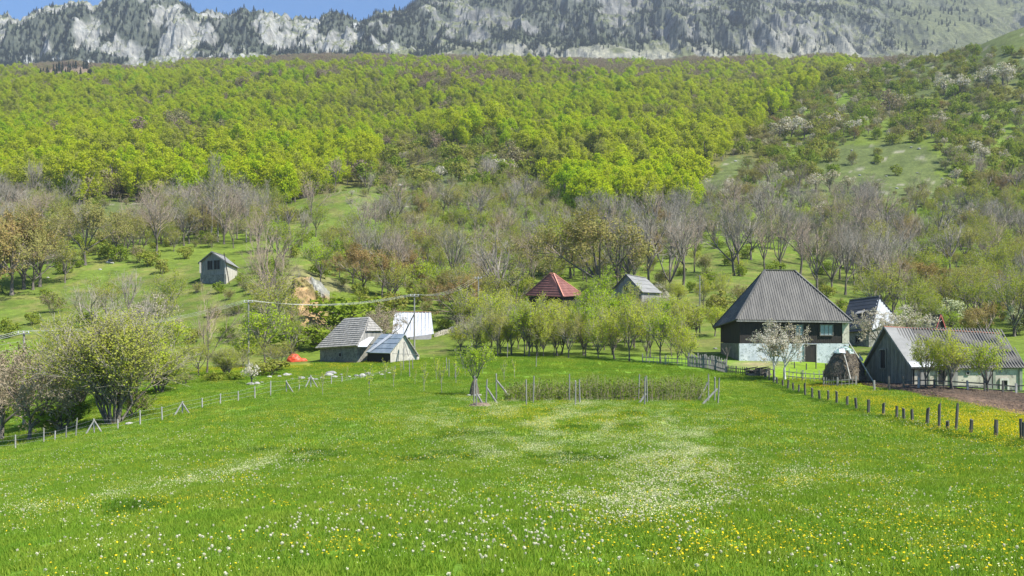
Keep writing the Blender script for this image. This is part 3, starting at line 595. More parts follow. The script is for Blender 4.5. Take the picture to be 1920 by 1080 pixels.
# instanced ground cover, far woods
def scatter(name, pts, idx, rot, scl, sources, label, cat='vegetation', kind='stuff'):
    src = bpy.data.collections.new(name+'_sources')
    for i, me in enumerate(sources):
        so = bpy.data.objects.new('%s_source_%02d' % (name, i), me); src.objects.link(so)
    me = bpy.data.meshes.new(name); pts = np.asarray(pts, np.float32); me.vertices.add(len(pts)); me.vertices.foreach_set('co', pts.ravel())
    a = me.attributes.new('pick', 'INT', 'POINT'); a.data.foreach_set('value', np.asarray(idx, np.int32))
    a = me.attributes.new('turn', 'FLOAT_VECTOR', 'POINT'); a.data.foreach_set('vector', np.asarray(rot, np.float32).ravel())
    a = me.attributes.new('size', 'FLOAT_VECTOR', 'POINT'); a.data.foreach_set('vector', np.asarray(scl, np.float32).ravel())
    o = obj(name, me); g = bpy.data.node_groups.new(name, 'GeometryNodeTree')
    g.interface.new_socket('Geometry', in_out='INPUT', socket_type='NodeSocketGeometry'); g.interface.new_socket('Geometry', in_out='OUTPUT', socket_type='NodeSocketGeometry')
    gi, go = g.nodes.new('NodeGroupInput'), g.nodes.new('NodeGroupOutput'); ip = g.nodes.new('GeometryNodeInstanceOnPoints'); ci = g.nodes.new('GeometryNodeCollectionInfo')
    ci.inputs['Collection'].default_value = src; ci.inputs['Separate Children'].default_value = True; ci.inputs['Reset Children'].default_value = True
    def na(nm, ty):
        n = g.nodes.new('GeometryNodeInputNamedAttribute'); n.data_type = ty; n.inputs['Name'].default_value = nm; return n.outputs['Attribute']
    e2r = g.nodes.new('FunctionNodeEulerToRotation'); L = g.links.new
    L(gi.outputs[0], ip.inputs['Points']); L(ci.outputs[0], ip.inputs['Instance']); ip.inputs['Pick Instance'].default_value = True
    L(na('pick', 'INT'), ip.inputs['Instance Index']); L(na('turn', 'FLOAT_VECTOR'), e2r.inputs[0]); L(e2r.outputs[0], ip.inputs['Rotation']); L(na('size', 'FLOAT_VECTOR'), ip.inputs['Scale'])
    L(ip.outputs[0], go.inputs[0]); md = o.modifiers.new('scatter', 'NODES'); md.node_group = g
    return tag(o, label, cat, kind=kind)
# ---------------------------------------------------------------- trees one can name: kind, column, row of the foot, height in px, label, extra
RB = {}
GO = 'orchard trees in a row along the far edge of the meadow'
GB = 'bare grey trees on the slope behind the farmhouses'
EX = [
 # left foreground
 ('willow',212,772,205,'big multi-stemmed olive green tree beside the wire fence at left',{'y':80,'wide':1.25,'cat':'tree','rz':.6}),
 ('pink',55,824,185,'pinkish grey blossom tree behind the wire fence, at the photo edge',{'y':80,'wide':1.0}),
 ('pink',2,790,190,'pinkish grey tree cut by the photo edge, with a thick rusty brown crown',{'y':86}),
 ('bare',388,708,190,'bare grey tree rising above the bushes below the hill shed',{'y':116,'wide':.8}),
 ('budding',372,716,90,'low round olive tree in front of the bare grey tree below the shed',{'y':112,'wide':1.3}),
 ('budding',330,720,85,'low olive tree between the multi-stemmed tree and the bare grey tree',{'y':112,'wide':1.3}),
 ('orchard',300,700,110,'olive green tree just left of the bare grey tree below the shed',{'y':122,'wide':1.2}),
 ('blossom',285,655,110,'white flecked tree on the green slope below the hill shed',{'y':142}),
 ('bare',180,640,120,'bare twiggy tree on the green slope above the multi-stemmed tree',{'y':150,'wide':1.2}),
 ('bare',240,630,130,'bare twiggy tree on the green slope left of the hill shed',{'y':160}),
 ('budding',120,655,80,'short olive tree on the green slope behind the concrete pole',{'y':140}),
 ('bright',497,688,125,'fresh green tree beside the utility pole left of the shingled barn',{'y':126,'wide':1.25}),
 ('budding',520,698,62,'dark olive bush-like tree left of the red heap',{'y':118,'wide':1.5}),
 ('orchard',455,690,70,'olive tree at the foot of the utility pole near the white flowering bush',{'y':124,'wide':1.3}),
 ('whitebush',472,724,48,'small bush with white blossom by the meadow stones',{'y':102,'cat':'shrub'}),
 ('willow',300,742,95,'low olive bush right of the big multi-stemmed tree',{'y':98,'wide':1.5,'cat':'shrub'}),
 ('willow',135,752,120,'dense olive bush left behind the big multi-stemmed tree',{'y':92,'wide':1.4,'cat':'shrub'}),
 ('willow',425,716,70,'round olive bush right of the bare grey tree below the shed',{'y':112,'wide':1.5,'cat':'shrub'}),
 ('budding',250,690,105,'olive tree showing above the bush right of the big multi-stemmed tree',{'y':124,'wide':1.2}),
 ('shrub',345,728,30,'dark low shrub at the left end of the fieldstones, below the round olive bushes',{'y':104,'wide':2.2}),
 ('shrub',395,724,28,'dark low shrub under the round olive bush',{'y':105,'wide':2.4}),
 ('shrub',440,720,26,'dark low shrub left of the small white blossoming bush',{'y':106,'wide':2.2}),
 ('shrub',510,706,34,'brown green shrub right of the small white blossoming bush',{'y':112,'wide':2.0}),
 ('budding',556,610,60,'olive shrubby tree at the left foot of the gravel bank',{'y':158,'wide':1.3}),
 ('shrub',600,640,40,'shrub at the foot of the gravel bank above the barn',{'y':147,'wide':1.8}),
 ('shrub',560,648,45,'shrub below the gravel bank behind the red heap',{'y':145,'wide':1.8}),
 ('shrub',640,590,45,'shrub on the bushy bank behind the shingled barn ridge',{'y':160,'wide':1.8}),
   ('shrub',115,806,60,'shrub between the pinkish grey blossom tree and the big multi-stemmed tree',{'y':82,'wide':1.6}),
 ('shrub',248,770,46,'shrub right of the feet of the big multi-stemmed tree',{'y':83,'wide':1.5}),
 ('orchard',150,760,130,'green tree filling the gap behind the pinkish grey tree',{'y':90,'wide':1.2}),
 ('orchard',255,745,120,'green tree showing behind the right side of the multi-stemmed tree',{'y':96,'wide':1.2}),
 # around the shed and pasture on the left hill
 ('orange',-12,552,150,'russet tree cut by the left photo edge above the pasture',{'y':190,'wide':1.1}),
 ('orange',45,540,150,'russet brown crowned tree between two redder ones above the left pasture',{'y':198,'wide':1.1}),
 ('orange',22,548,165,'russet tree with the reddest crown at the left edge of the pasture',{'y':192}),
 ('orange',75,532,140,'russet brown tree above the green pasture, with a leaning trunk',{'y':200}),
 ('orange',160,492,120,'russet and green tree at the upper corner of the left pasture',{'y':220}),
 ('bare',62,530,90,'grey twiggy tree between the russet trees of the left pasture',{'y':197,'wide':1.3}),
 ('budding',122,524,82,'olive spreading tree at the top of the green pasture',{'y':203,'wide':1.2}),
 ('tallbare',395,456,175,'very tall pale poplar above the hill shed, leftmost of its clump',{'y':250}),
 ('tallbare',408,458,172,'very tall pale poplar above the hill shed, with the fork of stems',{'y':252}),
 ('tallbare',462,462,120,'pale poplar between the tall clump and the wide bare tree',{'y':250}),
 ('tallbare',500,462,128,'pale poplar just right of the wide bare tree above the shed',{'y':252}),
 ('bare',484,487,115,'wide bare tree on the grass just right of the hill shed',{'y':230,'wide':1.1}),
 ('snag',543,460,75,'dark dead tree with broken limbs on the green knoll',{'y':250}),
 ('bare',566,472,85,'thin bare tree next to the dead one on the green knoll',{'y':240,'wide':.8}),
 ('bare',438,475,90,'bare tree right behind the roof of the hill shed',{'y':240}),
 ('bare',345,470,100,'grey bare tree on the slope left of the hill shed roof',{'y':245}),
 ('whitebush',660,385,30,'pale blossom tree on the top of the green knoll',{'y':320}),
 # middle
 ('pink',722,640,78,'pale blossom tree between the shingled barn and the white roof',{'y':144,'wide':1.1}),
 ('orange',680,530,80,'pale brown budding tree above the gravel bank',{'y':190}),
 ('orange',716,545,75,'pale brown budding tree above the shingled barn roof',{'y':188}),
 ('bare',848,520,105,'bare tree on the bushy slope left of the utility pole',{'y':205}),
 ('bare',800,480,95,'grey bare tree high on the bushy slope above the white roof',{'y':235}),
 ('bright',860,600,70,'fresh green tree behind the dry stone wall',{'y':168}),
 ('tallbare',560,560,60,'thin pale tree on top of the gravel bank',{'y':182}),
 ('orange',1122,545,165,'large russet tree with a broad crown between the red and the grey roofs',{'y':196,'wide':1.1}),
 ('orange',1070,500,105,'russet tree further up the slope behind the red roof',{'y':230}),
 ('budding',1035,505,110,'olive tree rising behind the red roof',{'y':225}),
 ('bare',1158,545,150,'bare forked tree right behind the grey gable',{'y':194}),
 ('bare',1187,520,120,'slim bare tree above the grey gable',{'y':215}),
 ('bare',1217,520,185,'tallest bare tree of the row behind the farmhouses',{'y':212,'wide':.65}),
 ('bare',1256,530,150,'thick trunked pollard tree with upright bare shoots',{'y':206,'wide':1.05}),
 ('bare',1280,528,130,'bare tree just right of the thick pollard',{'y':208}),
 ('bare',1302,498,125,'straight bare tree with a pale trunk on the grass',{'y':232,'wide':.7}),
 ('bare',1376,525,160,'left trunk of the pair of big bare trees above the black house',{'y':222,'wide':1.0}),
 ('bare',1386,527,150,'right trunk of the pair of big bare trees above the black house',{'y':221,'wide':.9}),
 ('bare',1434,508,140,'bare tree standing above the ridge of the black house roof',{'y':236}),
 ('bare',1408,490,110,'smaller bare tree further up behind the black house roof',{'y':252}),
 ('bare',1462,500,125,'bare tree at the upper right of the black house ridge',{'y':244}),
 ('bare',1500,515,120,'grey bare tree behind the right slope of the black roof, first of the grove',{'y':230}),
 ('bare',1532,545,150,'widest grey bare tree of the grove right of the black roof',{'y':205,'wide':1.2}),
 ('bare',1560,548,130,'grey bare tree in the middle of the grove right of the black roof',{'y':208}),
 ('bare',1585,555,135,'grey bare tree just above the dark steep roof',{'y':205}),
 ('bare',1612,535,90,'grey bare tree at the right end of the grove',{'y':222}),
 ('pink',1190,630,90,'white flecked tree covering the front of the grey gable house',{'y':158}),
 ('blossom',1238,600,70,'white blossom tree at the right eave of the grey gable house',{'y':166}),
 ('bright',1172,625,90,'lime green tree against the wall of the grey gable house',{'y':156,'wide':.7}),
 ('bright',1110,630,110,'fresh green dense tree between the two hidden houses',{'y':152,'wide':1.1}),
 ('orchard',1270,560,35,'small crooked fruit tree on the grass above the orchard',{'y':190}),
 ('orchard',1318,570,55,'crooked old fruit tree beside the utility pole on the grass',{'y':180,'wide':.7}),
 ('orchard',1352,560,45,'crooked fruit tree on the grass left of the black roof',{'y':188,'wide':.7}),
 # farm on the right
 ('blossom',1452,716,118,'flowering tree with a limewashed trunk before the whitewashed wall',{'y':101,'wide':1.0,'bark':'lime_wash'}),
 ('blossom',1472,716,112,'second flowering tree with a limewashed trunk, nearer the house door',{'y':101,'wide':.9,'bark':'lime_wash'}),
 ('snag',1362,690,45,'small bare shrub-like tree at the end of the picket fence',{'y':109}),
 ('blossom',1650,652,75,'white blossom tree behind the gable of the long barn',{'y':130,'wide':1.3}),
 ('blossom',1700,655,85,'white blossom tree behind the ridge of the long barn',{'y':132,'wide':1.3}),
 ('cream',1782,645,92,'bright cream flowering tree right of the small red edged roof',{'y':152,'wide':.9}),
 ('cream',1900,640,75,'cream flowering tree behind the right end of the long barn',{'y':150,'wide':.8}),
 ('bare',1905,600,120,'grey bare tree by the right edge behind the long barn',{'y':170}),
 ('bare',1850,610,110,'grey bare tree behind the long barn roof',{'y':168}),
 ('orchard',1736,722,100,'slim fruit tree in front of the pale end of the barn roof',{'y':84,'wide':.72,'lean':1}),
 ('orchard',1787,728,115,'tallest fruit tree in front of the barn door',{'y':82,'wide':.75}),
 ('orchard',1770,726,95,'fruit tree close beside the barn door',{'y':83,'wide':.6}),
 ('orchard',1852,727,105,'fruit tree with a leaning forked trunk before the small barn door',{'y':82,'wide':.85}),
 # meadow
 ('bright',891,742,108,'lime green young tree in the meadow beside the stone cone',{'wide':1.05}),
]
for i, (k, u, v, hp, lab, ex) in enumerate(EX):
    if 'y' in ex: x, y, z = at(u, ex['y'])
    else: x, y, z = hit(u, v)
    z2 = CZ+y*(VH-v)/F
    h = hp*y/F+(z2-z)
    plant(k, x, y, z, h, lab, rz=ex.get('rz'), var=i, cat=ex.get('cat'), wide=ex.get('wide', 1.0), bark=M[ex['bark']] if 'bark' in ex else None)
rng = random.Random(9)
# the orchard row
for i, (u, v, hp) in enumerate([(905,667,62),(933,668,100),(958,665,70),(992,668,112),(1019,669,80),(1045,667,104),(1066,671,88),(1098,669,120),(1122,673,82),(1152,673,100),(1180,678,118),(1212,676,84),(1238,681,108),(1270,682,96),(1290,685,62)]):
    x, y, z = hit(u, v, 60); plant(['orchard', 'orchard', 'budding', 'orchard', 'bright'][i*7 % 5], x, y, z, hp*y/F, '%s fruit tree from the left in the front row of the orchard' % ('first second third fourth fifth sixth seventh eighth ninth tenth eleventh twelfth thirteenth fourteenth fifteenth'.split()[i]), None, var=i*3, wide=rng.uniform(.62, 1.0))
for i in range(74):
    u = 872+i*5.8+rng.uniform(-12, 12); x, y, z = at(u, rng.uniform(125, 158)); hh = rng.uniform(3.4, 8.0); plant(rng.choice(['orchard', 'orchard', 'budding', 'bright', 'orchard', 'bare']), x, y, z, hh, 'fruit tree deeper in the orchard behind the front row', 'orchard trees behind the front row', var=i, wide=rng.uniform(.65, 1.05))
# saplings in the meadow
for i, (u, v, hp) in enumerate([(605,742,45),(692,744,62),(738,728,45),(778,722,30),(795,735,58),(828,738,60),(855,720,50),(872,705,40),(945,715,42),(965,710,38),(722,712,40),(752,705,34),(560,735,35),(818,712,46),(905,700,30),(650,715,30)]):
    x, y, z = hit(u, v, 50); plant('sapling', x, y, z, hp*y/F, 'thin young fruit sapling in the meadow before the shingled barn', 'saplings planted in the meadow', var=i, wide=.9)

for i, (u, v, hp, wh) in enumerate([(1462,268,48,'leftmost of the blossoming band above the round open knoll'),(1484,262,50,'in the blossoming band above the round open knoll, beside the leftmost'),(1508,262,40,'low in the blossoming band above the round open knoll'),(1545,248,36,'widest of the blossoming band above the round open knoll'),(1565,246,38,'right of the widest one above the round open knoll'),(1600,255,34,'at the right end of the band above the round open knoll'),(1530,362,42,'left one below the round open knoll'),(1556,360,44,'middle one below the round open knoll'),(1590,362,36,'right one below the round open knoll'),(1770,178,38,'left in the pale pair high on the right hill'),(1800,175,40,'right in the pale pair high on the right hill'),(1850,165,42,'below the skyline of the right hill'),(1880,160,46,'highest near the skyline of the right hill'),(1690,205,32,'alone on the upper right hill'),(1760,245,40,'pinkish one in the middle of the right hill'),(1790,300,30,'on the right hill beside the round open knoll'),(1840,300,28,'low on the right hill near the photo edge'),(930,335,42,'in the open gap of the woods above the red roof, taller'),(955,332,38,'in the open gap of the woods above the red roof, shorter'),(1030,345,32,'against the beeches above the red roof'),(1590,150,32,'beside the highest lime green trees at the wood edge'),(1545,425,45,'cone shaped, above the steep dark roof'),(1620,470,40,'standing out in the scrub above the steep dark roof'),(775,440,40,'on the bushy slope above the white roofed barn'),(20,400,22,'at the left edge above the russet trees'),(78,408,20,'just above the russet trees at left'),(90,360,34,'at the foot of the beeches far left, left one'),(125,362,32,'at the foot of the beeches far left, right one')]):
    x, y, z = hit(u, v, 150); plant('whitebush', x, y, z, hp*y/F, 'pale blossom tree '+wh, var=i, wide=1.1)
x, y, z = hit(1021, 402, 150); plant('pine', x, y, z, 26*y/F, 'single small dark conifer below the beeches above the red roof')
# ---------------------------------------------------------------- woods and scrub by zone of the valley side
ZN = [ # polygon of feet, density, mix, range of distance
 ([(-300,-50),(2300,-50),(2300,96),(1650,96),(1300,100),(800,96),(300,104),(-300,122)], 0, {}, 0, 1190),
 (KNOLL[5], 0, {}, 0, 9999), 
 ([(60,160),(100,128),(170,128),(180,160)], .15, {'pine': 1}, 0, 9999),
 (KNOLL[1], .3, {'shrub': 1}, 0, 9999),
 (KNOLL[0], .2, {'shrub': 1}, 0, 9999),
 (KNOLL[2], .8, {'shrub': .88, 'whitebush': .12}, 0, 9999),
 (KNOLL[3], .45, {'shrub': .7, 'budding': .2, 'whitebush': .1}, 0, 9999),
 (KNOLL[4], .25, {'shrub': .8, 'budding': .2}, 0, 9999),
 (PASTURE[0], .62, {'shrub': .55, 'budding': .3, 'bare': .15}, 0, 9999),
 (PASTURE[1], .12, {'shrub': 1}, 0, 9999),
 (PASTURE[2], .10, {'shrub': .8, 'bare': .2}, 0, 9999),
 (PASTURE[3], .22, {'shrub': .75, 'orchard': .25}, 0, 9999),
 ([(350,545),(350,465),(455,465),(455,545)], .0, {}, 0, 9999),
 ([(380,640),(540,545),(640,540),(700,560),(820,640),(700,640),(600,640),(540,690),(430,690)], .30, {'shrub': 1}, 0, 9999),
 ([(590,600),(590,520),(640,480),(760,480),(880,500),(1000,520),(1180,560),(1180,640),(870,640),(700,560)], 1.0, {'shrub': .40, 'budding': .32, 'bare': .06, 'orange': .07, 'bright': .15}, 0, 9999),
 ([(600,520),(600,450),(720,400),(960,380),(1060,420),(1240,440),(1240,540),(1000,530)], .95, {'shrub': .36, 'budding': .36, 'bare': .12, 'orange': .07, 'bright': .09}, 0, 9999),
 ([(1240,540),(1240,440),(1340,400),(1640,380),(1640,470),(1430,455),(1330,470)], .8, {'shrub': .38, 'bare': .42, 'budding': .20}, 0, 9999),
 ([(1460,530),(1540,440),(1660,430),(1680,620),(1600,600),(1560,570)], 1.0, {'bare': .35, 'shrub': .4, 'budding': .25}, 0, 9999),
 ([(1640,700),(1600,560),(1640,400),(2300,380),(2300,700)], .95, {'shrub': .46, 'budding': .28, 'bare': .08, 'orange': .08, 'whitebush': .03, 'bright': .07}, 145, 9999),
 ([(1300,430),(1300,330),(1360,300),(1500,185),(1650,125),(2300,-60),(2300,420),(1640,420)], 1.0, {'shrub': .62, 'budding': .13, 'whitebush': .13, 'orange': .09, 'bare': .03}, 0, 9999),
 ([(-300,480),(-300,375),(0,375),(130,390),(260,385),(420,400),(520,410),(470,440),(380,480),(200,480)], .9, {'shrub': .34, 'budding': .34, 'bare': .24, 'whitebush': .03, 'orange': .05}, 0, 9999),
 ([(700,400),(700,300),(800,270),(960,300),(1010,340),(1060,420)], .9, {'shrub': .5, 'budding': .3, 'bare': .12, 'whitebush': .08}, 0, 9999),
 ([(220,330),(230,250),(330,230),(420,250),(400,320)], .9, {'budding': .4, 'bare': .15, 'beech': .35, 'shrub': .1}, 0, 9999),
 ([(60,640),(-300,700),(-300,800),(60,800),(240,745),(260,690),(420,690),(420,560),(200,600)], .45, {'shrub': .9, 'budding': .1}, 84, 9999),
]
FARM = [[(1300,700),(1300,640),(1640,600),(2300,600),(2300,900),(1300,900)]]
cand = []
def _grid(y0, y1, sp, r):
    for yy in np.arange(y0, y1, sp):
        for xx in np.arange(-.56*yy-20, .56*yy+20, sp): cand.append((xx+r.uniform(-.45, .45)*sp, yy+r.uniform(-.45, .45)*sp))
_r = random.Random(3); _grid(86, 400, 5.2, _r); n_near = len(cand); _grid(400, 1180, 7.9, _r); n_mid = len(cand); _grid(1180, 1990, 12, _r)
C_ = np.array(cand); CZg = ground(C_[:, 0], C_[:, 1]); CUu, CVv = proj(C_[:, 0], C_[:, 1], CZg)
which = np.full(len(C_), -1)
for i, Z in enumerate(ZN):
    m = inpoly(Z[0], CUu, CVv) & (C_[:, 1] > Z[3]) & (C_[:, 1] < Z[4]) & (which < 0); which[m] = i
pn = fbm(C_[:, 0]/55, C_[:, 1]/55, 0, 3, 401)
HT = {'beech': (10, 18), 'bare': (9, 17), 'tallbare': (14, 18), 'budding': (6, 11), 'orange': (6, 10), 'orchard': (3.5, 5), 'bright': (5, 9), 'whitebush': (4, 7), 'shrub': (1.8, 4.4), 'pine': (8, 13), 'purple': (9, 13)}
PL = {}
for i in range(len(C_)):
    x, y = C_[i]; u, v, z = CUu[i], CVv[i], CZg[i]
    if y < 128 and u > 420: continue
    if u > 1280 and 600 < v and y < 145: continue
    if y < 170 and 590 < u < 830 and v > 590: continue
    if y < 190 and 360 < u < 455 and v > 500 and v < 545: continue
    if y < 200 and 980 < u < 1240 and v > 590 and y < 160: continue
    k = None
    if which[i] >= 0:
        Z = ZN[which[i]]
        if rng.random() > Z[1]: continue
        r = rng.random(); 
        for kk, p in Z[2].items():
            r -= p
            if r <= 0: k = kk; break
    elif y >= 1180: 
        if v < 90 or rng.random() > .85: continue
        k = 'purple' if pn[i] < .62 or y > 1350 else 'beech'
    elif y >= 330 and v > 95:
        t = min(1, max(0, (y-float(np.interp(u, [0, 250, 500, 700, 1300, 1500], [950, 930, 800, 700, 700, 900])))/330)); r = rng.random()
        if rng.random() > .96: continue
        pb = .92-.62*t-(.45 if pn[i] > .58 else 0)
        k = 'beech' if r < pb else ('purple' if r < pb+(1-pb)*(.35+.5*t) else 'budding')
    elif y >= 200 and rng.random() < .5: k = rng.choice(['shrub', 'budding', 'budding', 'shrub', 'bright'])
    if not k: continue
    if 335 < u < 490 and 500 < v < 700 and y > 120:
        if rng.random() < .5: continue
        k = 'shrub'
    if (970 < u < 1115 and 545 < v < 690) or (1135 < u < 1235 and 560 < v < 640) or (545 < u < 640 and 540 < v < 660):
        if rng.random() < .4: continue
        k = 'shrub'
    a, b = HT[k]; h = rng.uniform(a, b)
    if k == 'shrub' and ((335 < u < 490 and v > 500) or (545 < u < 640 and 540 < v < 660)): h = min(h, 2.4)
    if k == 'budding' and y > 380: k = 'shrub'; h = rng.uniform(6, 10)
    if k == 'bare' and y > 420: k = 'purple'
    if k == 'shrub' and y > 400 and h < 5: h = rng.uniform(3.5, 7.5)
    if k == 'orange' and y > 420: h *= .8
    if k == 'beech' and y < 540: h = rng.uniform(14, 20)
    if k == 'purple' and y < 820 and rng.random() < .75: k = 'shrub'; h = rng.uniform(7, 12)
    PL.setdefault(k, []).append((h/y, x, y, z, h, u, v))
def _where(k, u, v, y):
    n = ['pasture at left', 'hill shed', 'white roofed barn', 'red roofed house', 'black farmhouse', 'long barn'][int(u > 370)+int(u > 640)+int(u > 960)+int(u > 1280)+int(u > 1640)]
    return ('far above the ' if y > 700 else 'midway up the slope above the ' if y > 380 else 'low on the slope behind the ')+n
ADJ = {'beech': 'fresh lime green rounded beech', 'bare': 'grey leafless fine twigged tree', 'budding': 'olive tree coming into leaf', 'orange': 'tree with russet brown buds', 'bright': 'lime green young tree', 'whitebush': 'pale blossom tree among the scrub', 'shrub': 'olive green shrub', 'pine': 'dark green pine', 'purple': 'purple brown leafless tree', 'orchard': 'crooked fruit tree'}
CAP = {'beech': 295, 'shrub': 290, 'bare': 230, 'budding': 240, 'orange': 200, 'whitebush': 200, 'bright': 200, 'purple': 290, 'pine': 40, 'orchard': 60}
WOOD = {'beech': ('beech_woods', 'continuous lime green beech woods covering the valley side', 'woods'), 'shrub': ('scrub_vegetation', 'olive green scrub covering the hillside', 'scrub'), 'purple': ('leafless_woods', 'belt of purple brown leafless woods under the cliffs', 'woods'), 'bare': ('grey_leafless_woods', 'grey leafless thicket on the slopes', 'woods'), 'budding': ('budding_woods', 'olive budding thicket on the lower slopes', 'woods'), 'orange': ('russet_woods', 'russet budding trees scattered through the scrub', 'woods'), 'whitebush': ('blossoming_vegetation', 'pale blossoming trees scattered over the hillside', 'vegetation'), 'bright': ('lime_green_vegetation', 'lime green thicket', 'vegetation')}
for k, L in PL.items():
    L.sort(reverse=True); seen = [q for q in L if -20 < q[5] < 1940 and q[6]-F*q[0] < 1080]
    cap = CAP.get(k, 200)
    if k == 'shrub': seen = [q for q in seen]
    ind = seen[:cap]; rest = seen[cap:]+[q for q in L if not (-20 < q[5] < 1940)]
    for q in ind:
        plant(k, q[1], q[2], q[3], q[4], ('tall ' if q[4] > HT[k][0]*.35+HT[k][1]*.65 else 'small ' if q[4] < HT[k][0]*.7+HT[k][1]*.3 else '')+ADJ[k]+' '+_where(k, q[5], q[6], q[2]), '%s%ss %s' % ('tall ' if q[4] > HT[k][0]*.35+HT[k][1]*.65 else 'small ' if q[4] < HT[k][0]*.7+HT[k][1]*.3 else 'middling ', TREE_NAME[k].replace('_', ' '), _where(k, q[5], q[6], q[2])), rng=rng, wide=rng.uniform(.85, 1.2))
    if rest and k in WOOD:
        n = len(rest); P = PR[k]; pk = [rng.randrange(len(P)) for _ in rest]
        scl = [[q[4]/P[j].H*rng.uniform(.85, 1.2)]*2+[q[4]/P[j].H] for q, j in zip(rest, pk)]
        scatter(WOOD[k][0], [(q[1], q[2], q[3]-.2) for q in rest], pk, [(0, 0, rng.uniform(0, 6.28)) for _ in rest], scl, [p.whole for p in P], WOOD[k][1], WOOD[k][2])
    print('plants', k, len(ind), len(rest))
# pines on the cliffs
nr_ = np.random.default_rng(77); ii = nr_.integers(20, NMA-20, 42000); jj = nr_.integers(20, NMY-60, 42000)
pd = fbm(MX/75, MYY/120, MZ/80, 4, 231)
ok = (nr_.random(42000) < sst(.47, .52, pd[ii, jj])*rocky[ii, jj]*sst(.05, .14, tq[ii, jj])*np.interp(slope[ii, jj], [0, .6, 2], [.9, 1, .8])*.9*np.interp(p_[ii, jj]*left[ii, jj], [.75, .95], [1, .18]))
ok &= (MV_[ii, jj] > -60)
ii, jj = ii[ok], jj[ok]; pts = np.stack([MX[ii, jj], MYY[ii, jj], MZ[ii, jj]], 1); uu, vv = MU_[ii, jj], MV_[ii, jj]
# stands above the scree at the foot of the middle cliffs
hs = nr_.uniform(6, 14, len(pts)); order = np.argsort(-(hs/pts[:, 1])*((uu > 5) & (uu < 1915) & (vv > 12))); pts, hs, uu, vv = pts[order], hs[order], uu[order], vv[order]
n1 = 280
for i in range(n1):
    o = obj('pine_tree', PR['pine'][i % 3].whole); s_ = hs[i]/PR['pine'][i % 3].H; o.location = pts[i]-[0, 0, .6]; o.scale = (s_*1.1, s_*1.1, s_); o.rotation_euler = (0, 0, i*1.3)
    wh = 'left' if uu[i] < 640 else 'middle' if uu[i] < 1280 else 'right'
    tag(o, 'dark pine clinging to the limestone cliffs, %s part of the mountain' % wh, 'tree', 'pines on the %s part of the cliffs' % wh)
pk = nr_.integers(0, 3, len(pts)-n1); sc_ = (hs[n1:]/np.array([p.H for p in PR['pine']])[pk])[:, None]*np.array([1.15, 1.15, 1])
scatter('cliff_pine_woods', pts[n1:]-[0, 0, .6], pk, np.stack([0*pk, 0*pk, nr_.uniform(0, 6.28, len(pk))], 1), sc_, [p.whole for p in PR['pine']], 'dark pine woods scattered over the limestone cliffs', 'woods')
print('pines', len(pts))
# ---------------------------------------------------------------- buildings
def U3(a): return np.array(a, float)
def lerp(a, b, t): return U3(a)+(U3(b)-U3(a))*t
def roof_ribs(mb, P, spacing, hgt, wdt, m=0):
    """raised ribs running up a roof slope P = [eave a, eave b, top b, top a]"""
    A, B, Cc, D = [U3(p) for p in P]; e = norm(B-A); n = np.cross(B-A, D-A); n = n/np.linalg.norm(n); n = n if n[2] > 0 else -n; g = np.cross(n, e); g = g if g[2] > 0 else -g
    L2 = lambda p: ((p-A)@e, (p-A)@g); pts = [L2(p) for p in (A, B, Cc, D)]; w_ = pts[1][0]; s = spacing*.5
    lo, hi = min(p[0] for p in pts), max(p[0] for p in pts); s = lo+spacing*.5
    while s < hi:
        ts = []
        for i in range(4):
            (x1, y1), (x2, y2) = pts[i], pts[(i+1) % 4]
            if (x1-s)*(x2-s) < 0: ts.append(y1+(y2-y1)*(s-x1)/(x2-x1))
        if len(ts) >= 2 and max(ts)-min(ts) > .15:
            mb.bar(A+e*s+g*(min(ts)+.01)+n*hgt*.5, A+e*s+g*(max(ts)-.03)+n*hgt*.5, wdt, hgt, m)
        s += spacing
def roof_laps(mb, P, rows, t, m=0):
    A, B, Cc, D = [U3(p) for p in P]
    for i in range(rows):
        a, b = lerp(A, D, i/rows), lerp(B, Cc, i/rows); c, d = lerp(B, Cc, (i+1)/rows), lerp(A, D, (i+1)/rows)
        n = np.cross(b-a, d-a); n /= np.linalg.norm(n); n = n if n[2] > 0 else -n
        mb.slab([a+n*t, b+n*t, c+n*.01, d+n*.01], t*1.2, m)
def wall_quad(mb, a, b, z0a, z0b, z1a, z1b, t, m=0):
    """upright wall from plan point a to b, thickened inwards (to the left of a->b)"""
    a, b = U3(a)[:2], U3(b)[:2]; d = (b-a)/np.linalg.norm(b-a); n = np.array([-d[1], d[0]])*t
    mb.hexa([(*a, z0a), (*b, z0b), (*(b+n), z0b), (*(a+n), z0a), (*a, z1a), (*b, z1b), (*(b+n), z1b), (*(a+n), z1a)], m)
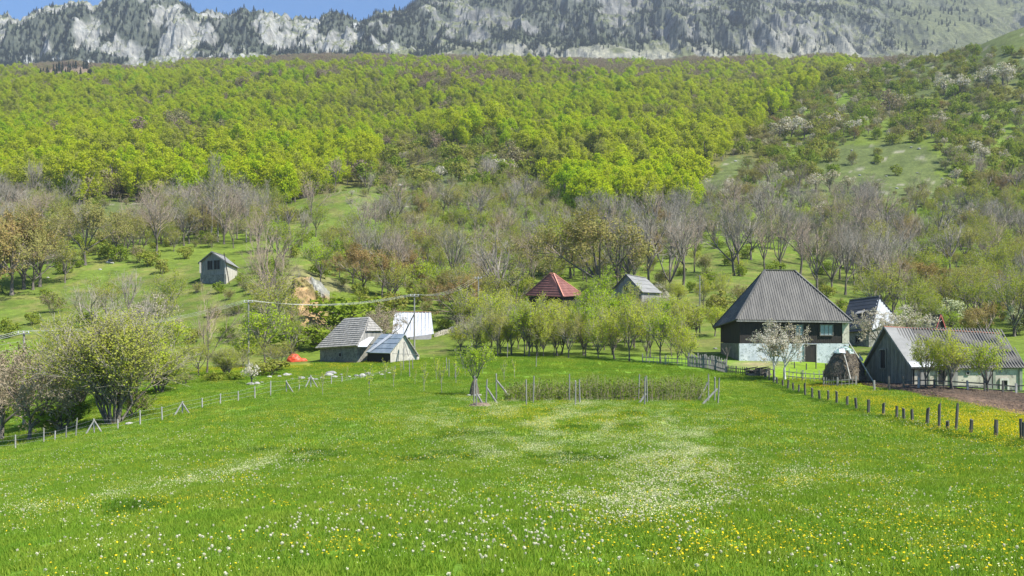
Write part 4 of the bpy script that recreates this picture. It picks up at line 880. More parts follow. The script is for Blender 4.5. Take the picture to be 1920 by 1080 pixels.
def opening(name, parent, a, b, s0, s1, z0, z1, mat_pane, mat_frame, muntin=1, fw=.09, out=.09, pane_name='pane'):
    """a window or door on the wall a->b: frame standing proud with the pane or leaf set back in it"""
    a, b = U3(a)[:2], U3(b)[:2]; L = np.linalg.norm(b-a); d = (b-a)/L; n = np.array([d[1], -d[0]])
    pt = lambda s, z, o: (*(a+d*s*L+n*o), z)
    fr = MB()
    for (sa, za, sb, zb_) in ((s0, z0, s1, z0), (s0, z1, s1, z1), (s0, z0, s0, z1), (s1, z0, s1, z1)):
        ex = fw*.5/L if za == zb_ else 0; ez = -fw*.5 if za != zb_ else 0
        fr.bar(pt(sa-ex, za+(-ez if za != zb_ else 0), out), pt(sb+ex, zb_+(ez if za != zb_ else 0), out), fw, fw*1.2)
    for k in range(muntin): 
        s = s0+(s1-s0)*(k+1)/(muntin+1); fr.bar(pt(s, z0+fw*.5, out*.8), pt(s, z1-fw*.5, out*.8), fw*.5, fw*.6)
    f = fr.build(name, [mat_frame], parent); pn = MB(); e = fw*.4/L
    pn.hexa([pt(s0+e, z0+.02, .065), pt(s1-e, z0+.02, .065), pt(s1-e, z0+.02, -.05), pt(s0+e, z0+.02, -.05), pt(s0+e, z1-.02, .065), pt(s1-e, z1-.02, .065), pt(s1-e, z1-.02, -.05), pt(s0+e, z1-.02, -.05)])
    p = pn.build(pane_name, [mat_pane], f); return f
def base_empty(name, pts, label, cat, group=None):
    c = np.mean([U3(p)[:2] for p in pts], 0); z = min(float(p[2]) for p in pts if len(p) > 2)
    return tag(empty(name, (c[0], c[1], z)), label, cat, group)

# --- the black timber farmhouse with the great hipped roof
FLx, FRx, yf, yb_ = W(1387, 0, 118)[0], W(1591, 0, 118)[0], 118.0, 128.6
zB, zP, zE = 1.4, W(0, 644, 118)[2], W(0, 603, 118)[2]
h = base_empty('farmhouse', [(FLx, yf, zB), (FRx, yb_, zB)], 'large black timber farmhouse with a great grey hipped roof on a whitewashed base', 'house')
XL2 = FLx-.2
wb = MB(); wb.hexa([(FLx+.25, yf+.25, zP-.3), (FRx-.25, yf+.25, zP-.3), (FRx-.25, yb_-.25, zP-.3), (FLx+.25, yb_-.25, zP-.3), (FLx+.25, yf+.25, zE+.2), (FRx-.25, yf+.25, zE+.2), (FRx-.25, yb_-.25, zE+.2), (FLx+.25, yb_-.25, zE+.2)])
for i in range(int((FRx-FLx)/.24)):       # board cladding of the upper storey
    x = FLx+.12+i*.24; wb.box((x, yf+.02-(i % 2)*.012, (zP+zE)/2+.12), (.225, .06, zE-zP+.15))
for i in range(int((yb_-yf)/.24)): wb.box((FLx-.0-(i % 2)*.012, yf+.17+i*.24, (zP+zE)/2+.12), (.06, .225, zE-zP+.15))
wb.build('timber_wall', [M['wood_dark']], h)
pl_ = MB(); wall_quad(pl_, (FLx-.06, yf-.06), (FRx+.02, yf-.06), zB-.6, zB-.6, zP, zP, .4); wall_quad(pl_, (FRx+.02, yf+.35), (FRx+.02, yb_), zB-.6, zB+1, zP, zP, .4)
pl_.build('whitewashed_wall', [M['limewash']], h)
p2 = MB(); wall_quad(p2, (FLx-.06, yb_), (FLx-.06, yf+.35), zB, zB-.6, zP, zP, .4); p2.build('stone_wall', [M['stone_wall']], h)
cp = MB(); sx = W(1579, 0, 118)[0]; wall_quad(cp, (sx, yf-.09), (FRx+.05, yf-.09), zP, zP, zE, zE, .3); cp.build('plastered_corner', [M['plaster']], h)
Lf = FRx-FLx
def su(u): return (W(u, 0, yf)[0]-FLx)/Lf
fa, fb = (FLx, yf-.06), (FRx, yf-.06)
opening('window', h, fa, fb, su(1537), su(1561), W(0, 629, 118)[2], W(0, 609, 118)[2], M['window_glass'], M['frame_paint'], 2)
opening('window', h, fa, fb, su(1491), su(1505), W(0, 629, 118)[2], W(0, 609, 118)[2], M['window_glass'], M['frame_paint'], 1)
opening('window', h, fa, fb, su(1440), su(1452), W(0, 629, 118)[2], W(0, 612, 118)[2], M['dark_gap'], M['frame_paint'], 1)
opening('door', h, fa, fb, su(1508), su(1530), zB+.1, zP-.1, M['wood_dark'], M['wood_grey'], 0, pane_name='door_leaf')
eFL, eFR, eBL, eBR = W(1381, 599.5, 117.3), W(1598, 602, 117.3), W(1336.5, 614.5, 129.4), U3((FRx+.6, 129.4, zE+.15))
rL, rR = W(1434.5, 506.5, 123), W(1490, 507.5, 123)
front, leftp, rightp, backp = [eFL, eFR, rR, rL], [eBL, eFL, rL, rL+U3((0, .02, 0))], [eFR, eBR, rR+U3((0, .02, 0)), rR], [eBR, eBL, rL, rR]
rf = MB()
for P in (front, [eBL, eFL, rL], [eFR, eBR, rR], backp): rf.slab(P, .10)
roof_ribs(rf, front, .285, .05, .11, 0); roof_ribs(rf, [eFR, eBR, rR+U3((0, .3, 0)), rR], .285, .05, .11, 0); roof_ribs(rf, [eBL, eFL, rL, rL+U3((0, .3, 0))], .285, .05, .11, 0)
ro = rf.build('roof', [M['tin_grey']], h)
cap = MB()
up_ = U3((0, -.02, .07))
for a, b in ((eFL, rL), (eFR, rR), (rL, rR), (eBL, rL), (eBR, rR)): cap.bar(a+up_, b+up_, .30, .07)
cap.build('ridge_cap', [M['tin_pale'] if False else M['tin_grey']], ro)
gu = MB(); gu.bar(eFL+U3((0, .05, -.14)), eFR+U3((0, .05, -.14)), .10, .14); gu.build('eave_board', [M['wood_grey']], ro)

def gable_house(name, label, A, B, C, z0, zA, zB_, zC, zD, ridge0, ridge1, mats, over=.35, group=None, cat='house', ribs=None, laps=None, gable_m=None, t=.1, roof_name='roof'):
    """A near corner, B other corner of the gable seen, C far corner of the long wall; ridge0 over A-B"""
    A, B, C = U3(A)[:2], U3(B)[:2], U3(C)[:2]; D = B+C-A
    z0 = z0 if hasattr(z0, '__len__') else [z0]*4
    h = base_empty(name, [(*A, min(z0)), (*D, min(z0))], label, cat, group)
    r0, r1 = U3(ridge0), U3(ridge1); wl = MB()
    # walls: prism under the roof
    def wq(p, q, zp, zq, zbp, zbq, m=0):
        n = np.cross([*(q-p), 0], [0, 0, 1])[:2]; n = n/np.linalg.norm(n)*.25
        cen = (A+B+C+D)/4; 
        if np.dot(n, cen-(p+q)/2) < 0: n = -n
        wl.hexa([(*p, zbp), (*q, zbq), (*(q+n), zbq), (*(p+n), zbp), (*p, zp), (*q, zq), (*(q+n), zq), (*(p+n), zp)], m)
    wq(A, C, zA, zC, z0[0], z0[2]); wl.build('wall', [mats[0]], h); wl = MB(); wq(B, D, zB_, zD, z0[1], z0[3]); wl.build('wall', [mats[0]], h)
    for nm, p, q, zp, zq, r, zbp, zbq in (('gable_wall', A, B, zA, zB_, r0, z0[0], z0[1]), ('gable_wall', C, D, zC, zD, r1, z0[2], z0[3])):
        g = MB(); m_ = (p+q)/2; n = ((A+B+C+D)/4-m_); n = n/np.linalg.norm(n)*.12; tt = np.clip(np.dot(r[:2]-p, q-p)/np.dot(q-p, q-p), .2, .8); ap = p+(q-p)*tt
        g.add([(*p, zbp), (*q, zbq), (*q, zq), (*ap, r[2]-.12), (*p, zp), (*(p+n), zbp), (*(q+n), zbq), (*(q+n), zq), (*(ap+n), r[2]-.12), (*(p+n), zp)], [(0, 1, 2, 3, 4), (9, 8, 7, 6, 5), (0, 5, 6, 1), (1, 6, 7, 2), (2, 7, 8, 3), (3, 8, 9, 4), (4, 9, 5, 0)])
        L = np.linalg.norm(q-p); dd = (q-p)/L; k = int(L/.22)           # vertical boards of uneven width
        for i in range(k):
            s = (i+.5)/k; zt = np.interp(s, [0, tt, 1], [zp, r[2]-.15, zq])-.05; zb2 = zbp+(zbq-zbp)*s; c = p+dd*L*s-n/.12*.012*(1+(i*7 % 3)*.5)
            if zt-zb2 > .2: g.bar((*c, zb2), (*c, zt), .03, L/k*.93) if abs(dd[0]) < .3 else g.box((c[0], c[1], (zt+zb2)/2), (L/k*.93, .03, zt-zb2), rz=math.atan2(dd[1], dd[0]))
        g.build(nm, [gable_m or mats[0]], h)
    # roof
    lv = norm([*(C-A), 0]); e0 = -lv*over; e1 = lv*over
    def eave(p, z, opp, r):
        d = norm([*(p-opp), 0]); v = U3((*p, z)); k = (r[2]-z)/max(.1, np.linalg.norm(r[:2]-p)); return v+d*over-U3((0, 0, over*k))
    a, b, c, d = eave(A, zA, B, r0)+e0, eave(B, zB_, A, r0)+e0, eave(C, zC, D, r1)+e1, eave(D, zD, C, r1)+e1
    q0, q1 = r0+e0, r1+e1
    rf = MB(); rf.slab([a, c, q1, q0], t); rf.slab([b, d, q1, q0], t)
    if ribs: roof_ribs(rf, [a, c, q1, q0], ribs, .04, ribs*.4); roof_ribs(rf, [b, d, q1, q0], ribs, .04, ribs*.4)
    if laps: roof_laps(rf, [a, c, q1, q0], laps, .06); roof_laps(rf, [b, d, q1, q0], laps, .06)
    ro = rf.build(roof_name, [mats[1]], h); cp = MB(); cp.bar(q0+U3((0, 0, .06)), q1+U3((0, 0, .06)), .28, .08); cp.build('ridge_cap', [mats[2] if len(mats) > 2 else mats[1]], ro)
    vg = MB()
    for p in (a, b): vg.bar(lerp(p, q0, .0)-e0*.02, q0-e0*.02, .05, .16)
    vg.build('bargeboard', [mats[3] if len(mats) > 3 else M['wood_grey']], ro)
    pass
    return h, (A, B, C, D), (a, b, c, d, q0, q1)

# --- the long barn on the right
A, B, C = W(1712, 0, 88)[:2], W(1623, 0, 96)[:2], W(1916, 0, 88)[:2]
zA, zC = W(0, 690, 88)[2], W(0, 689, 88)[2]; z_b = [.2, .3, -.3, 0.]
barn, cr, rp = gable_house('long_barn', 'long low barn with a grey roof and red ridge beside the ploughed field', A, B, C, z_b, zA+.2, W(0, 687, 96)[2], zC+.2, zC+.1, W(1663, 613, 92), W(1869, 626, 92), [M['plaster'], M['tin_barn'], M['ridge_red']], over=.3, ribs=.26, gable_m=M['gable_boards'], cat='barn')
a, b, c, d, q0, q1 = rp
ps = MB(); nn = U3((0, -.02, .10))
ps.slab([a+nn, lerp(a, c, .30)+nn, lerp(q0, q1, .22)+nn, q0+nn], .035); ps.build('pale_roof_sheet', [M['tin_pale']], barn)
ws = MB(); ws.slab([a+nn*1.6, lerp(a, c, .33)+nn*1.6, lerp(lerp(a, c, .33), lerp(q0, q1, .30), .12)+nn*1.6, lerp(a, q0, .12)+nn*1.6], .03); ws.build('white_roof_sheet', [M['tin_white']], barn)
opening('hatch', barn, B, A, .34, .47, W(0, 691, 93)[2], W(0, 655, 93)[2], M['dark_gap'], M['gable_boards'], 0, fw=.1, out=.10, pane_name='opening')
def sb(u): return (W(u, 0, 88)[0]-A[0])/(C[0]-A[0])
opening('door', barn, A, C, sb(1757), sb(1771), .0, W(0, 692, 88)[2], M['dark_gap'], M['wood_grey'], 0, pane_name='opening')
opening('door', barn, A, C, sb(1875), sb(1889), -.2, W(0, 711, 88)[2], M['dark_gap'], M['wood_pale'], 0, fw=.16, pane_name='opening')
opening('window', barn, A, C, sb(1811), sb(1817), W(0, 702, 88)[2], W(0, 697, 88)[2], M['dark_gap'], M['wood_grey'], 0, fw=.05)
for u, wd in ((1731, .55), (1741, .12), (1788, .6), (1862, .3), (1913, .25), (1855, .5)):
    s = sb(u); p = A+(C-A)*s; pm = MB(); pm.box((p[0], p[1]-.09, .9), (wd, .12, 2.7)); pm.build('wall_post', [M['green_paint'] if wd < .4 else M['wood_grey']], barn)
sw = MB(); wall_quad(sw, (*(A+(C-A)*.02-U3((0, .07))),), (*(A+(C-A)*.98-U3((0, .07))),), -.5, -.6, .75, .55, .07); sw.build('stone_footing', [M['stone_wall']], barn)

# --- dark steep roofed house
rR2, rL2, eFR2, eBR2 = W(1649, 556, 146), W(1593, 563, 152), W(1634, 619, 139.5), W(1690, 604, 149)
vec = rL2-rR2; eFL2 = eFR2+vec*1.05; eBL2 = eBR2+vec
dh = base_empty('steep_roofed_house', [(eFR2[0], eFR2[1], 3.0), (eBL2[0], eBL2[1], 3.0)], 'house with a steep dark roof and a white gable behind the farmhouse', 'house')
rf = MB(); rf.slab([eFL2, eFR2, rR2, rL2], .12); rf.slab([eBR2, eBL2, rL2, rR2], .12); roof_laps(rf, [eFL2, eFR2, rR2, rL2], 9, .04); ro = rf.build('roof', [M['tin_dark']], dh)
cp = MB(); cp.bar(rR2+U3((0, 0, .08)), rL2+U3((0, 0, .08)), .25, .1); cp.build('ridge_cap', [M['tin_pale']], ro)
ga = MB(); ins = norm(vec)*.35; ga.slab([eFR2+ins+U3((.3, .3, 0)), eBR2+ins-U3((.3, .3, 0)), rR2+ins-U3((0, 0, .25))], .15)
for i in range(9):
    t = (i+.5)/10; p, q = lerp(eFR2+ins, rR2+ins, t), lerp(eBR2+ins, rR2+ins, t); ga.bar(p-ins*.3, q-ins*.3, .07, .42)
ga.build('gable_wall', [M['tin_white']], dh)
wl = MB(); z3 = ground(eFR2[0], eFR2[1])-.5
i2 = U3((.45, .55, 0)); cA, cB = (eFR2+ins+U3((.1, .6, 0)))[:2], (eFL2-ins+U3((.1, .6, 0)))[:2]; cD = (eBR2+ins+U3((-.6, -.1, 0)))[:2]
wall_quad(wl, cB, cA, z3, z3, eFR2[2]+.4, eFR2[2]+.4, .4); wall_quad(wl, cA, cD, z3, z3+.6, eFR2[2]+.3, eBR2[2]-.1, .4); wl.build('wall', [M['stone_wall']], dh)
sk = MB(); p0, p1, p2_, p3 = [lerp(lerp(eFL2, eFR2, s), lerp(rL2, rR2, s), t) for s, t in ((.38, .42), (.62, .42), (.66, .62), (.42, .62))]; dn = U3((-.35, -.75, .55))
sk.slab([p0+dn, p1+dn, p2_, p3], .06); dm = sk.build('dormer_roof', [M['tin_pale']], dh)
sk = MB(); sk.bar(p1+dn, p1-U3((.2, .6, 1.4)), .12); sk.build('dormer_post', [M['wood_pale']], dh)
opening('window', dh, cB, cA, .55, .7, z3+1.2, z3+2.2, M['dark_gap'], M['frame_paint'], 1)

# --- little house with red bargeboards
ap = W(1763, 590, 140); wdt_ = 2.0
gA, gB = ap[:2]+U3((-1.3, -.5)), ap[:2]+U3((1.5, .7)); vv_ = W(1735, 594, 147)[:2]-ap[:2]; gC = gA+vv_
z4 = ground(*ap[:2])-.4
sh, _, _ = gable_house('small_red_edged_house', 'small dark roofed house with red bargeboards behind the long barn', gA, gB, gC, float(z4), ap[2]-3.4, ap[2]-3.4, ap[2]-3.3, ap[2]-3.3, ap, (*(ap[:2]+vv_), W(0, 594, 147)[2]), [M['wood_dark'], M['tin_dark'], M['tin_dark'], M['red_paint']], over=.3, laps=5)
opening('window', sh, gA, gB, .35, .62, ap[2]-3.2, ap[2]-2.3, M['dark_gap'], M['red_paint'], 1)

# --- red pyramid roof between the trees
apx, ap2 = W(1031, 513, 166), W(1038, 513, 166); eL, eN, eR = W(985, 553.5, 169), W(1057, 556.5, 160), W(1095, 554, 171); eF = eL+eR-eN
rh = base_empty('red_roofed_house', [(*eN[:2], 6.5), (*eF[:2], 6.5)], 'house with a faded red hipped roof half hidden in the orchard', 'house')
rf = MB()
for P in ([eL, eN, ap2, apx], [eN, eR, ap2], [eR, eF, apx, ap2], [eF, eL, apx]): rf.slab(P, .12)
roof_laps(rf, [eL, eN, ap2, apx], 9, .05); roof_laps(rf, [eN, eR, ap2+U3((.01, 0, 0)), ap2], 9, .05); ro = rf.build('roof', [M['red_roof']], rh)
cp = MB()
for p, q in ((eN, ap2), (eL, apx), (eR, ap2), (apx, ap2)): cp.bar(p+U3((0, 0, .1)), q+U3((0, 0, .1)), .15, .08)
cp.build('ridge_cap', [M['ridge_red']], ro)
wl = MB(); c0 = (eL+eR)/2
cs_ = [(c0+(p-c0)*.88)[:2] for p in (eL, eN, eR, eF)]; zt_ = eN[2]+.35; zg_ = 5.5
for i in range(4): wall_quad(wl, cs_[i], cs_[(i+1) % 4], zg_, zg_, zt_, zt_, .3)
wl.build('wall', [M['wood_dark']], rh)
opening('window', rh, cs_[0], cs_[1], .3, .42, zt_-2.2, zt_-1.1, M['window_glass'], M['wood_grey'], 1); opening('window', rh, cs_[0], cs_[1], .6, .72, zt_-2.2, zt_-1.1, M['window_glass'], M['wood_grey'], 1)

# --- grey gabled house left of the orchard gap
ap = W(1175, 515, 160); gB = W(1147, 0, 163)[:2]; gA = W(1203, 0, 157)[:2]; gC = gA+U3((3.9, 7.5)); zb5 = float(ground(*ap[:2])-1)
gh, _, _ = gable_house('grey_gabled_house', 'weathered grey gabled house with a pale roof slope above the orchard', gA, gB, gC, zb5, W(0, 545, 157)[2], W(0, 546, 163)[2], W(0, 545, 157)[2]+.2, W(0, 545, 163)[2], ap, ap+U3((3.9, 7.5, -.1)), [M['wood_grey'], M['tin_pale'], M['tin_pale'], M['tin_dark']], over=.4, laps=4)
opening('window', gh, gB, gA, .42, .56, ap[2]-2.6, ap[2]-1.7, M['dark_gap'], M['wood_grey'], 1)

# --- shingled barn and its lean-to shed
FR_, FL_, BR_ = W(670, 0, 126)[:2], W(600, 0, 130.5)[:2], W(724, 0, 131.5)[:2]
BL_ = FL_+BR_-FR_; eFRs, eFLs = U3((*FR_, W(0, 648, 126)[2])), U3((*FL_, W(0, 653, 130.5)[2]))
sbn = base_empty('shingled_barn', [(*FR_, 1.6), (*BL_, 1.6)], 'old stone barn with a steep weathered shingle roof and a half hip', 'barn')
nrm = norm([*(FR_-BR_), 0]); sd = norm([*(FL_-FR_), 0])
eA, eB = eFRs+nrm*.5-sd*.35, eFLs+nrm*.5+sd*.45; eC, eD = U3((*BR_, eFRs[2]))-nrm*.5-sd*.35, U3((*BL_, eFLs[2]))-nrm*.5+sd*.45
rgR, rgL = W(692, 594, 129.5), W(647, 597, 132.5)
hA, hB = lerp(eA, rgR-sd*.6, .50), lerp(eC, rgR-sd*.6, .50)
rf = MB(); front_ = [eB, eA, hA, rgR, rgL]
rf.slab(front_, .14); rf.slab([eC, eD, rgL, rgR, hB], .14); rf.slab([hA-sd*.3, hB-sd*.3, rgR], .14); rf.slab([eD, eB, rgL], .14)
rws = 14
for i in range(rws):      # shingle courses
    t0, t1 = i/rws, (i+1)/rws
    ra = lambda t: lerp(eA, hA, t/.5) if t <= .5 else lerp(hA, rgR, (t-.5)/.5)
    la = lambda t: lerp(eB, rgL, t)
    n = np.cross(eA-eB, rgL-eB); n /= np.linalg.norm(n); n = n if n[2] > 0 else -n
    rf.slab([la(t0)+n*.10, ra(t0)+n*.10, ra(t1)+n*.02, la(t1)+n*.02], .10)
for i in range(6):
    t0, t1 = i/6, (i+1)/6; P0_, P1_ = hA-sd*.3, hB-sd*.3; n = np.cross(P1_-P0_, rgR-P0_); n /= np.linalg.norm(n); n = n if n[2] > 0 else -n
    rf.slab([lerp(P0_, rgR, t0)+n*.08, lerp(P1_, rgR, t0)+n*.08, lerp(P1_, rgR, t1)+n*.02, lerp(P0_, rgR, t1)+n*.02], .08)
rf.build('roof', [M['shingle']], sbn)
wl = MB(); zg_ = 1.2
wall_quad(wl, FL_, FR_, zg_, zg_, eFLs[2]+.25, eFRs[2]+.25, .5); wall_quad(wl, BL_, FL_, zg_, zg_, eFLs[2]+.2, eFLs[2]+.2, .5); wall_quad(wl, FR_, BR_, zg_, zg_, eFRs[2]+.3, eFRs[2]+.3, .5); wall_quad(wl, BR_, BL_, zg_, zg_, eFRs[2]+.1, eFLs[2]+.1, .5)
wl.build('wall', [M['stone_wall']], sbn)
gw = MB(); m0 = lerp(U3((*FR_, eFRs[2]+.2)), U3((*BR_, eFRs[2]+.2)), 0); m1 = U3((*BR_, eFRs[2]+.2)); gw.slab([m0, m1, hB-U3((0, 0, .15)), hA-U3((0, 0, .15))], .1); gw.build('gable_wall', [M['wood_grey']], sbn)
opening('window', sbn, FL_, FR_, .52, .6, 2.3, 2.8, M['dark_gap'], M['wood_grey'], 0)

# lean-to shed with the blue sheet roof
sA, sB_ = W(786, 0, 124.5)[:2], W(732, 0, 122.5)[:2]; apS = W(758, 626, 123.3)
lng = W(689, 0, 126)[:2]-sB_; lng3 = U3((*lng, 0)); zs = 1.4
ls = base_empty('blue_roofed_shed', [(*sA, zs), (*(sB_+lng), zs)], 'small plank shed with a blue sheet metal roof against the shingled barn', 'shed')
wl = MB(); wall_quad(wl, sB_+lng, sB_, zs, zs, W(0, 661, 122.5)[2], W(0, 661, 122.5)[2], .12); wall_quad(wl, sA, sA+lng, zs, zs, W(0, 664, 124.5)[2]-.1, W(0, 664, 124.5)[2]-.1, .12); wl.build('wall', [M['wood_dark']], ls)
g = MB(); L = np.linalg.norm(sA-sB_); dd = (sA-sB_)/L; nbd = 20
for i in range(nbd):
    s = (i+.5)/nbd; zt = np.interp(s, [0, .49, 1], [W(0, 662, 122.5)[2], apS[2]-.08, W(0, 667, 124.5)[2]]); c = sB_+dd*L*s; g.box((c[0], c[1]-(i*5 % 3)*.012, (zt+zs)/2), (L/nbd*.94, .05, zt-zs), rz=math.atan2(dd[1], dd[0]))
g.build('gable_wall', [M['wood_pale']], ls)
eS0, eS1 = W(730, 662.5, 122), W(786.5, 668, 124); eS0b, eS1b = eS0+lng3*1.02, eS1+lng3; apB = apS+lng3*.98; apS2 = apS-lng3*.03
rf = MB(); rf.slab([eS0b, eS0, apS2, apB], .06); roof_laps(rf, [eS0b, eS0, apS2, apB], 4, .05); rf.build('roof', [M['tin_blue']], ls)
rf = MB(); rf.slab([eS1, eS1b, apB, apS2], .07); rf.build('roof_slope', [M['wood_grey']], ls)
rf = MB(); n = U3((0, -.06, .12)); P0_ = [lerp(eS0b, eS0, .02), lerp(eS0b, eS0, .17), lerp(lerp(eS0b, eS0, .55), lerp(apB, apS2, .55), .88), lerp(lerp(eS0b, eS0, .40), lerp(apB, apS2, .40), .95)]; rf.slab([p+n for p in P0_], .03); rf.build('white_roof_strip', [M['tin_white']], ls)
rf = MB(); rf.slab([W(671, 650, 125), W(688, 650, 125.2), W(702, 631.5, 128), W(679, 631.5, 128)], .06); rf.build('lean_to_roof', [M['tin_white']], ls)
ps = MB(); ps.bar(W(757.5, 668, 121.9), W(757.5, 641, 122.6), .10); ps.bar(W(766, 668, 121.9), W(759, 641, 122.6), .07); ps.bar(W(735, 663, 121.8), W(786, 665, 122.2), .06); ps.build('brace', [M['wood_grey']], ls)

# --- barn with the white metal roof
r0, r1 = W(740, 585, 153), W(808, 585.5, 152); e0, e1 = W(733, 637, 149), W(813, 626, 148.6); zw = float(ground(e1[0], e1[1]))-.6
wr = base_empty('white_roofed_barn', [(*e0[:2], zw), (*r1[:2], zw)], 'barn with a bright white metal roof behind the utility pole', 'barn')
rf = MB(); rf.slab([e0, e1, r1, r0], .1); bk0, bk1 = r0+(r0-e0)*[1, 1, -1], r1+(r1-e1)*[1, 1, -1]; rf.slab([bk1, bk0, r0, r1], .1); roof_ribs(rf, [e0, e1, r1, r0], .55, .035, .06)
ro = rf.build('roof', [M['tin_white']], wr); cp = MB(); cp.bar(r0+U3((0, 0, .06)), r1+U3((0, 0, .06)), .25, .08); cp.build('ridge_cap', [M['ridge_red']], ro)
wl = MB(); wall_quad(wl, (e0+U3((.4, .5, 0)))[:2], (e1+U3((-.4, .5, 0)))[:2], zw, zw, e0[2]+.4, e1[2]+.4, .4); wall_quad(wl, (e1+U3((-.4, .9, 0)))[:2], (bk1+U3((-.4, -.5, 0)))[:2], zw, zw, e1[2]+.5, e1[2]+.5, .4); wl.build('wall', [M['stone_wall']], wr)
st = MB(); st.slab([lerp(e0, e1, .45)+U3((0, -.3, -.05)), e1+U3((-.3, -.2, -.03)), e1+U3((-.3, -.7, -.75)), lerp(e0, e1, .45)+U3((0, -.8, -.72))], .05); st.build('eave_sheet', [M['tin_pale']], wr)

# --- shed on the left hill
gB, gA = W(376, 0, 192)[:2], W(424, 0, 188)[:2]; gC = W(445, 0, 196)[:2]; ap = W(398, 472.5, 190); zb6 = W(0, 538, 190)[2]
hs_, cr_, _ = gable_house('hill_shed', 'two storey shed with a pale roof on the green slope at left', gA, gB, gC, float(zb6), W(0, 490, 188)[2], W(0, 491, 192)[2], W(0, 500, 196)[2], W(0, 500, 196)[2], ap, ap+U3((*(gC-gA), -.1)), [M['wood_pale'], M['tin_pale'], M['tin_pale'], M['wood_grey']], over=.55, gable_m=M['wood_grey'], cat='shed')  # long walls paler than the gable: sunlight on that side put into the colour
opening('window', hs_, gB, gA, .28, .5, W(0, 506, 190)[2], W(0, 488, 190)[2], M['dark_gap'], M['wood_grey'], 1); opening('window', hs_, gB, gA, .54, .78, W(0, 506, 190)[2], W(0, 488, 190)[2], M['dark_gap'], M['wood_grey'], 1)
sf = MB(); wall_quad(sf, gB-U3((.0, .12)), gA-U3((.0, .12)), float(zb6)-.6, float(zb6)-.6, W(0, 514, 190)[2], W(0, 514, 188)[2], .1); sf.build('plastered_base', [M['stone_wall']], hs_)
sf = MB(); sf.bar(W(375.5, 512, 190.5), W(375.5, 492, 190.5), .25); sf.build('porch_post', [M['wood_pale']], hs_)
sf = MB(); sf.bar(W(430, 533, 186), W(420, 474, 187), .13); tag(sf.build('leaning_pole', [M['wood_dark']]), 'dark pole leaning against the corner of the hill shed', 'pole')

# ---------------------------------------------------------------- haystack
x0, y0_, z0_ = at(1584, 94); z0_ = W(0, 713, 94)[2]
hb = empty('haystack', (x0, y0_, z0_)); tag(hb, 'dark domed haystack under a torn green and white tarp', 'haystack')
def dome(Rr, H, z_lo, z_hi, nu=48, nv=30, off=0., seed=5, bumps=.14):
    th = np.linspace(0, 2*math.pi, nu, endpoint=False)[:, None]; t = np.linspace(z_lo, z_hi, nv)[None, :]
    r = Rr*np.clip(1-t**1.7, 0, 1)**.62*(1+.04*np.sin(th*3))+off; X, Y, Z = np.cos(th)*r, np.sin(th)*r, t*H+0*th+off*.6
    nn_ = (fbm(X*1.3+9, Y*1.3, Z*1.1, 4, seed)-.5)*bumps*3; V = np.stack([X*(1+nn_/Rr), Y*(1+nn_/Rr), Z+nn_*.3], -1).reshape(-1, 3)
    k = np.arange(nu)[:, None]*nv+np.arange(nv-1)[None, :]; k2 = ((np.arange(nu)+1) % nu)[:, None]*nv+np.arange(nv-1)[None, :]
    return V, np.stack([k, k2, k2+1, k+1], -1).reshape(-1, 4)
v, f = dome(1.9, 3.1, 0, .999, bumps=.2); parts = [(v, f, 0)]
rg = np.random.default_rng(4); idx = rg.integers(0, len(v), 5200); hn = norm(v[idx]*[1, 1, .4]); lv, lf = leaf_mesh(v[idx]+hn*.03+rg.normal(0, .05, (5200, 3)), hn+rg.normal(0, .9, hn.shape), .22, rg, .16); parts.append((lv, lf, 0))
vv2, ff2, mm2 = merge(parts); obj('hay', mesh('hay', vv2, ff2, [M['hay']], mm2), hb)
v, f = dome(1.9, 3.1, .80, .999, off=.07, nu=60, nv=16, seed=6, bumps=.2); ctr_ = v[f].mean(1); keep = (ctr_[:, 2]/3.1 > .80+.10*np.sin(np.arctan2(ctr_[:, 1], ctr_[:, 0])*3+1)*1.0) ; v2, f2 = v, f[keep]
tp = obj('tarp', mesh('tarp', v2, f2, [M['tarp']], smooth=True), hb)
md = tp.modifiers.new('thick', 'SOLIDIFY'); md.thickness = .02
wp = MB(); wp.slab([(-.9, -1.15, 2.62), (-.35, -1.3, 2.55), (-.3, -.9, 2.95), (-.8, -.8, 2.95)], .02); wp.slab([(1.1, -.9, 2.1), (1.45, -.8, 1.75), (1.55, -.5, 2.0), (1.15, -.6, 2.45)], .02); wp.build('white_sheet', [M['tin_white']], tp)
for lab, p, q, m in (('pale pole leaning on the front of the haystack', W(1595, 711, 91.5), W(1579, 652, 93.2), 'wood_pale'), ('long thin pole leaning on the right side of the haystack', W(1637, 715, 92), W(1589, 638, 93.8), 'wood_pale')):
    b = MB(); b.tube([p, lerp(p, q, .5)+U3((.03, 0, .02)), q], [.055, .05, .04], 7); tag(b.build('leaning_pole', [M[m]]), lab, 'pole')

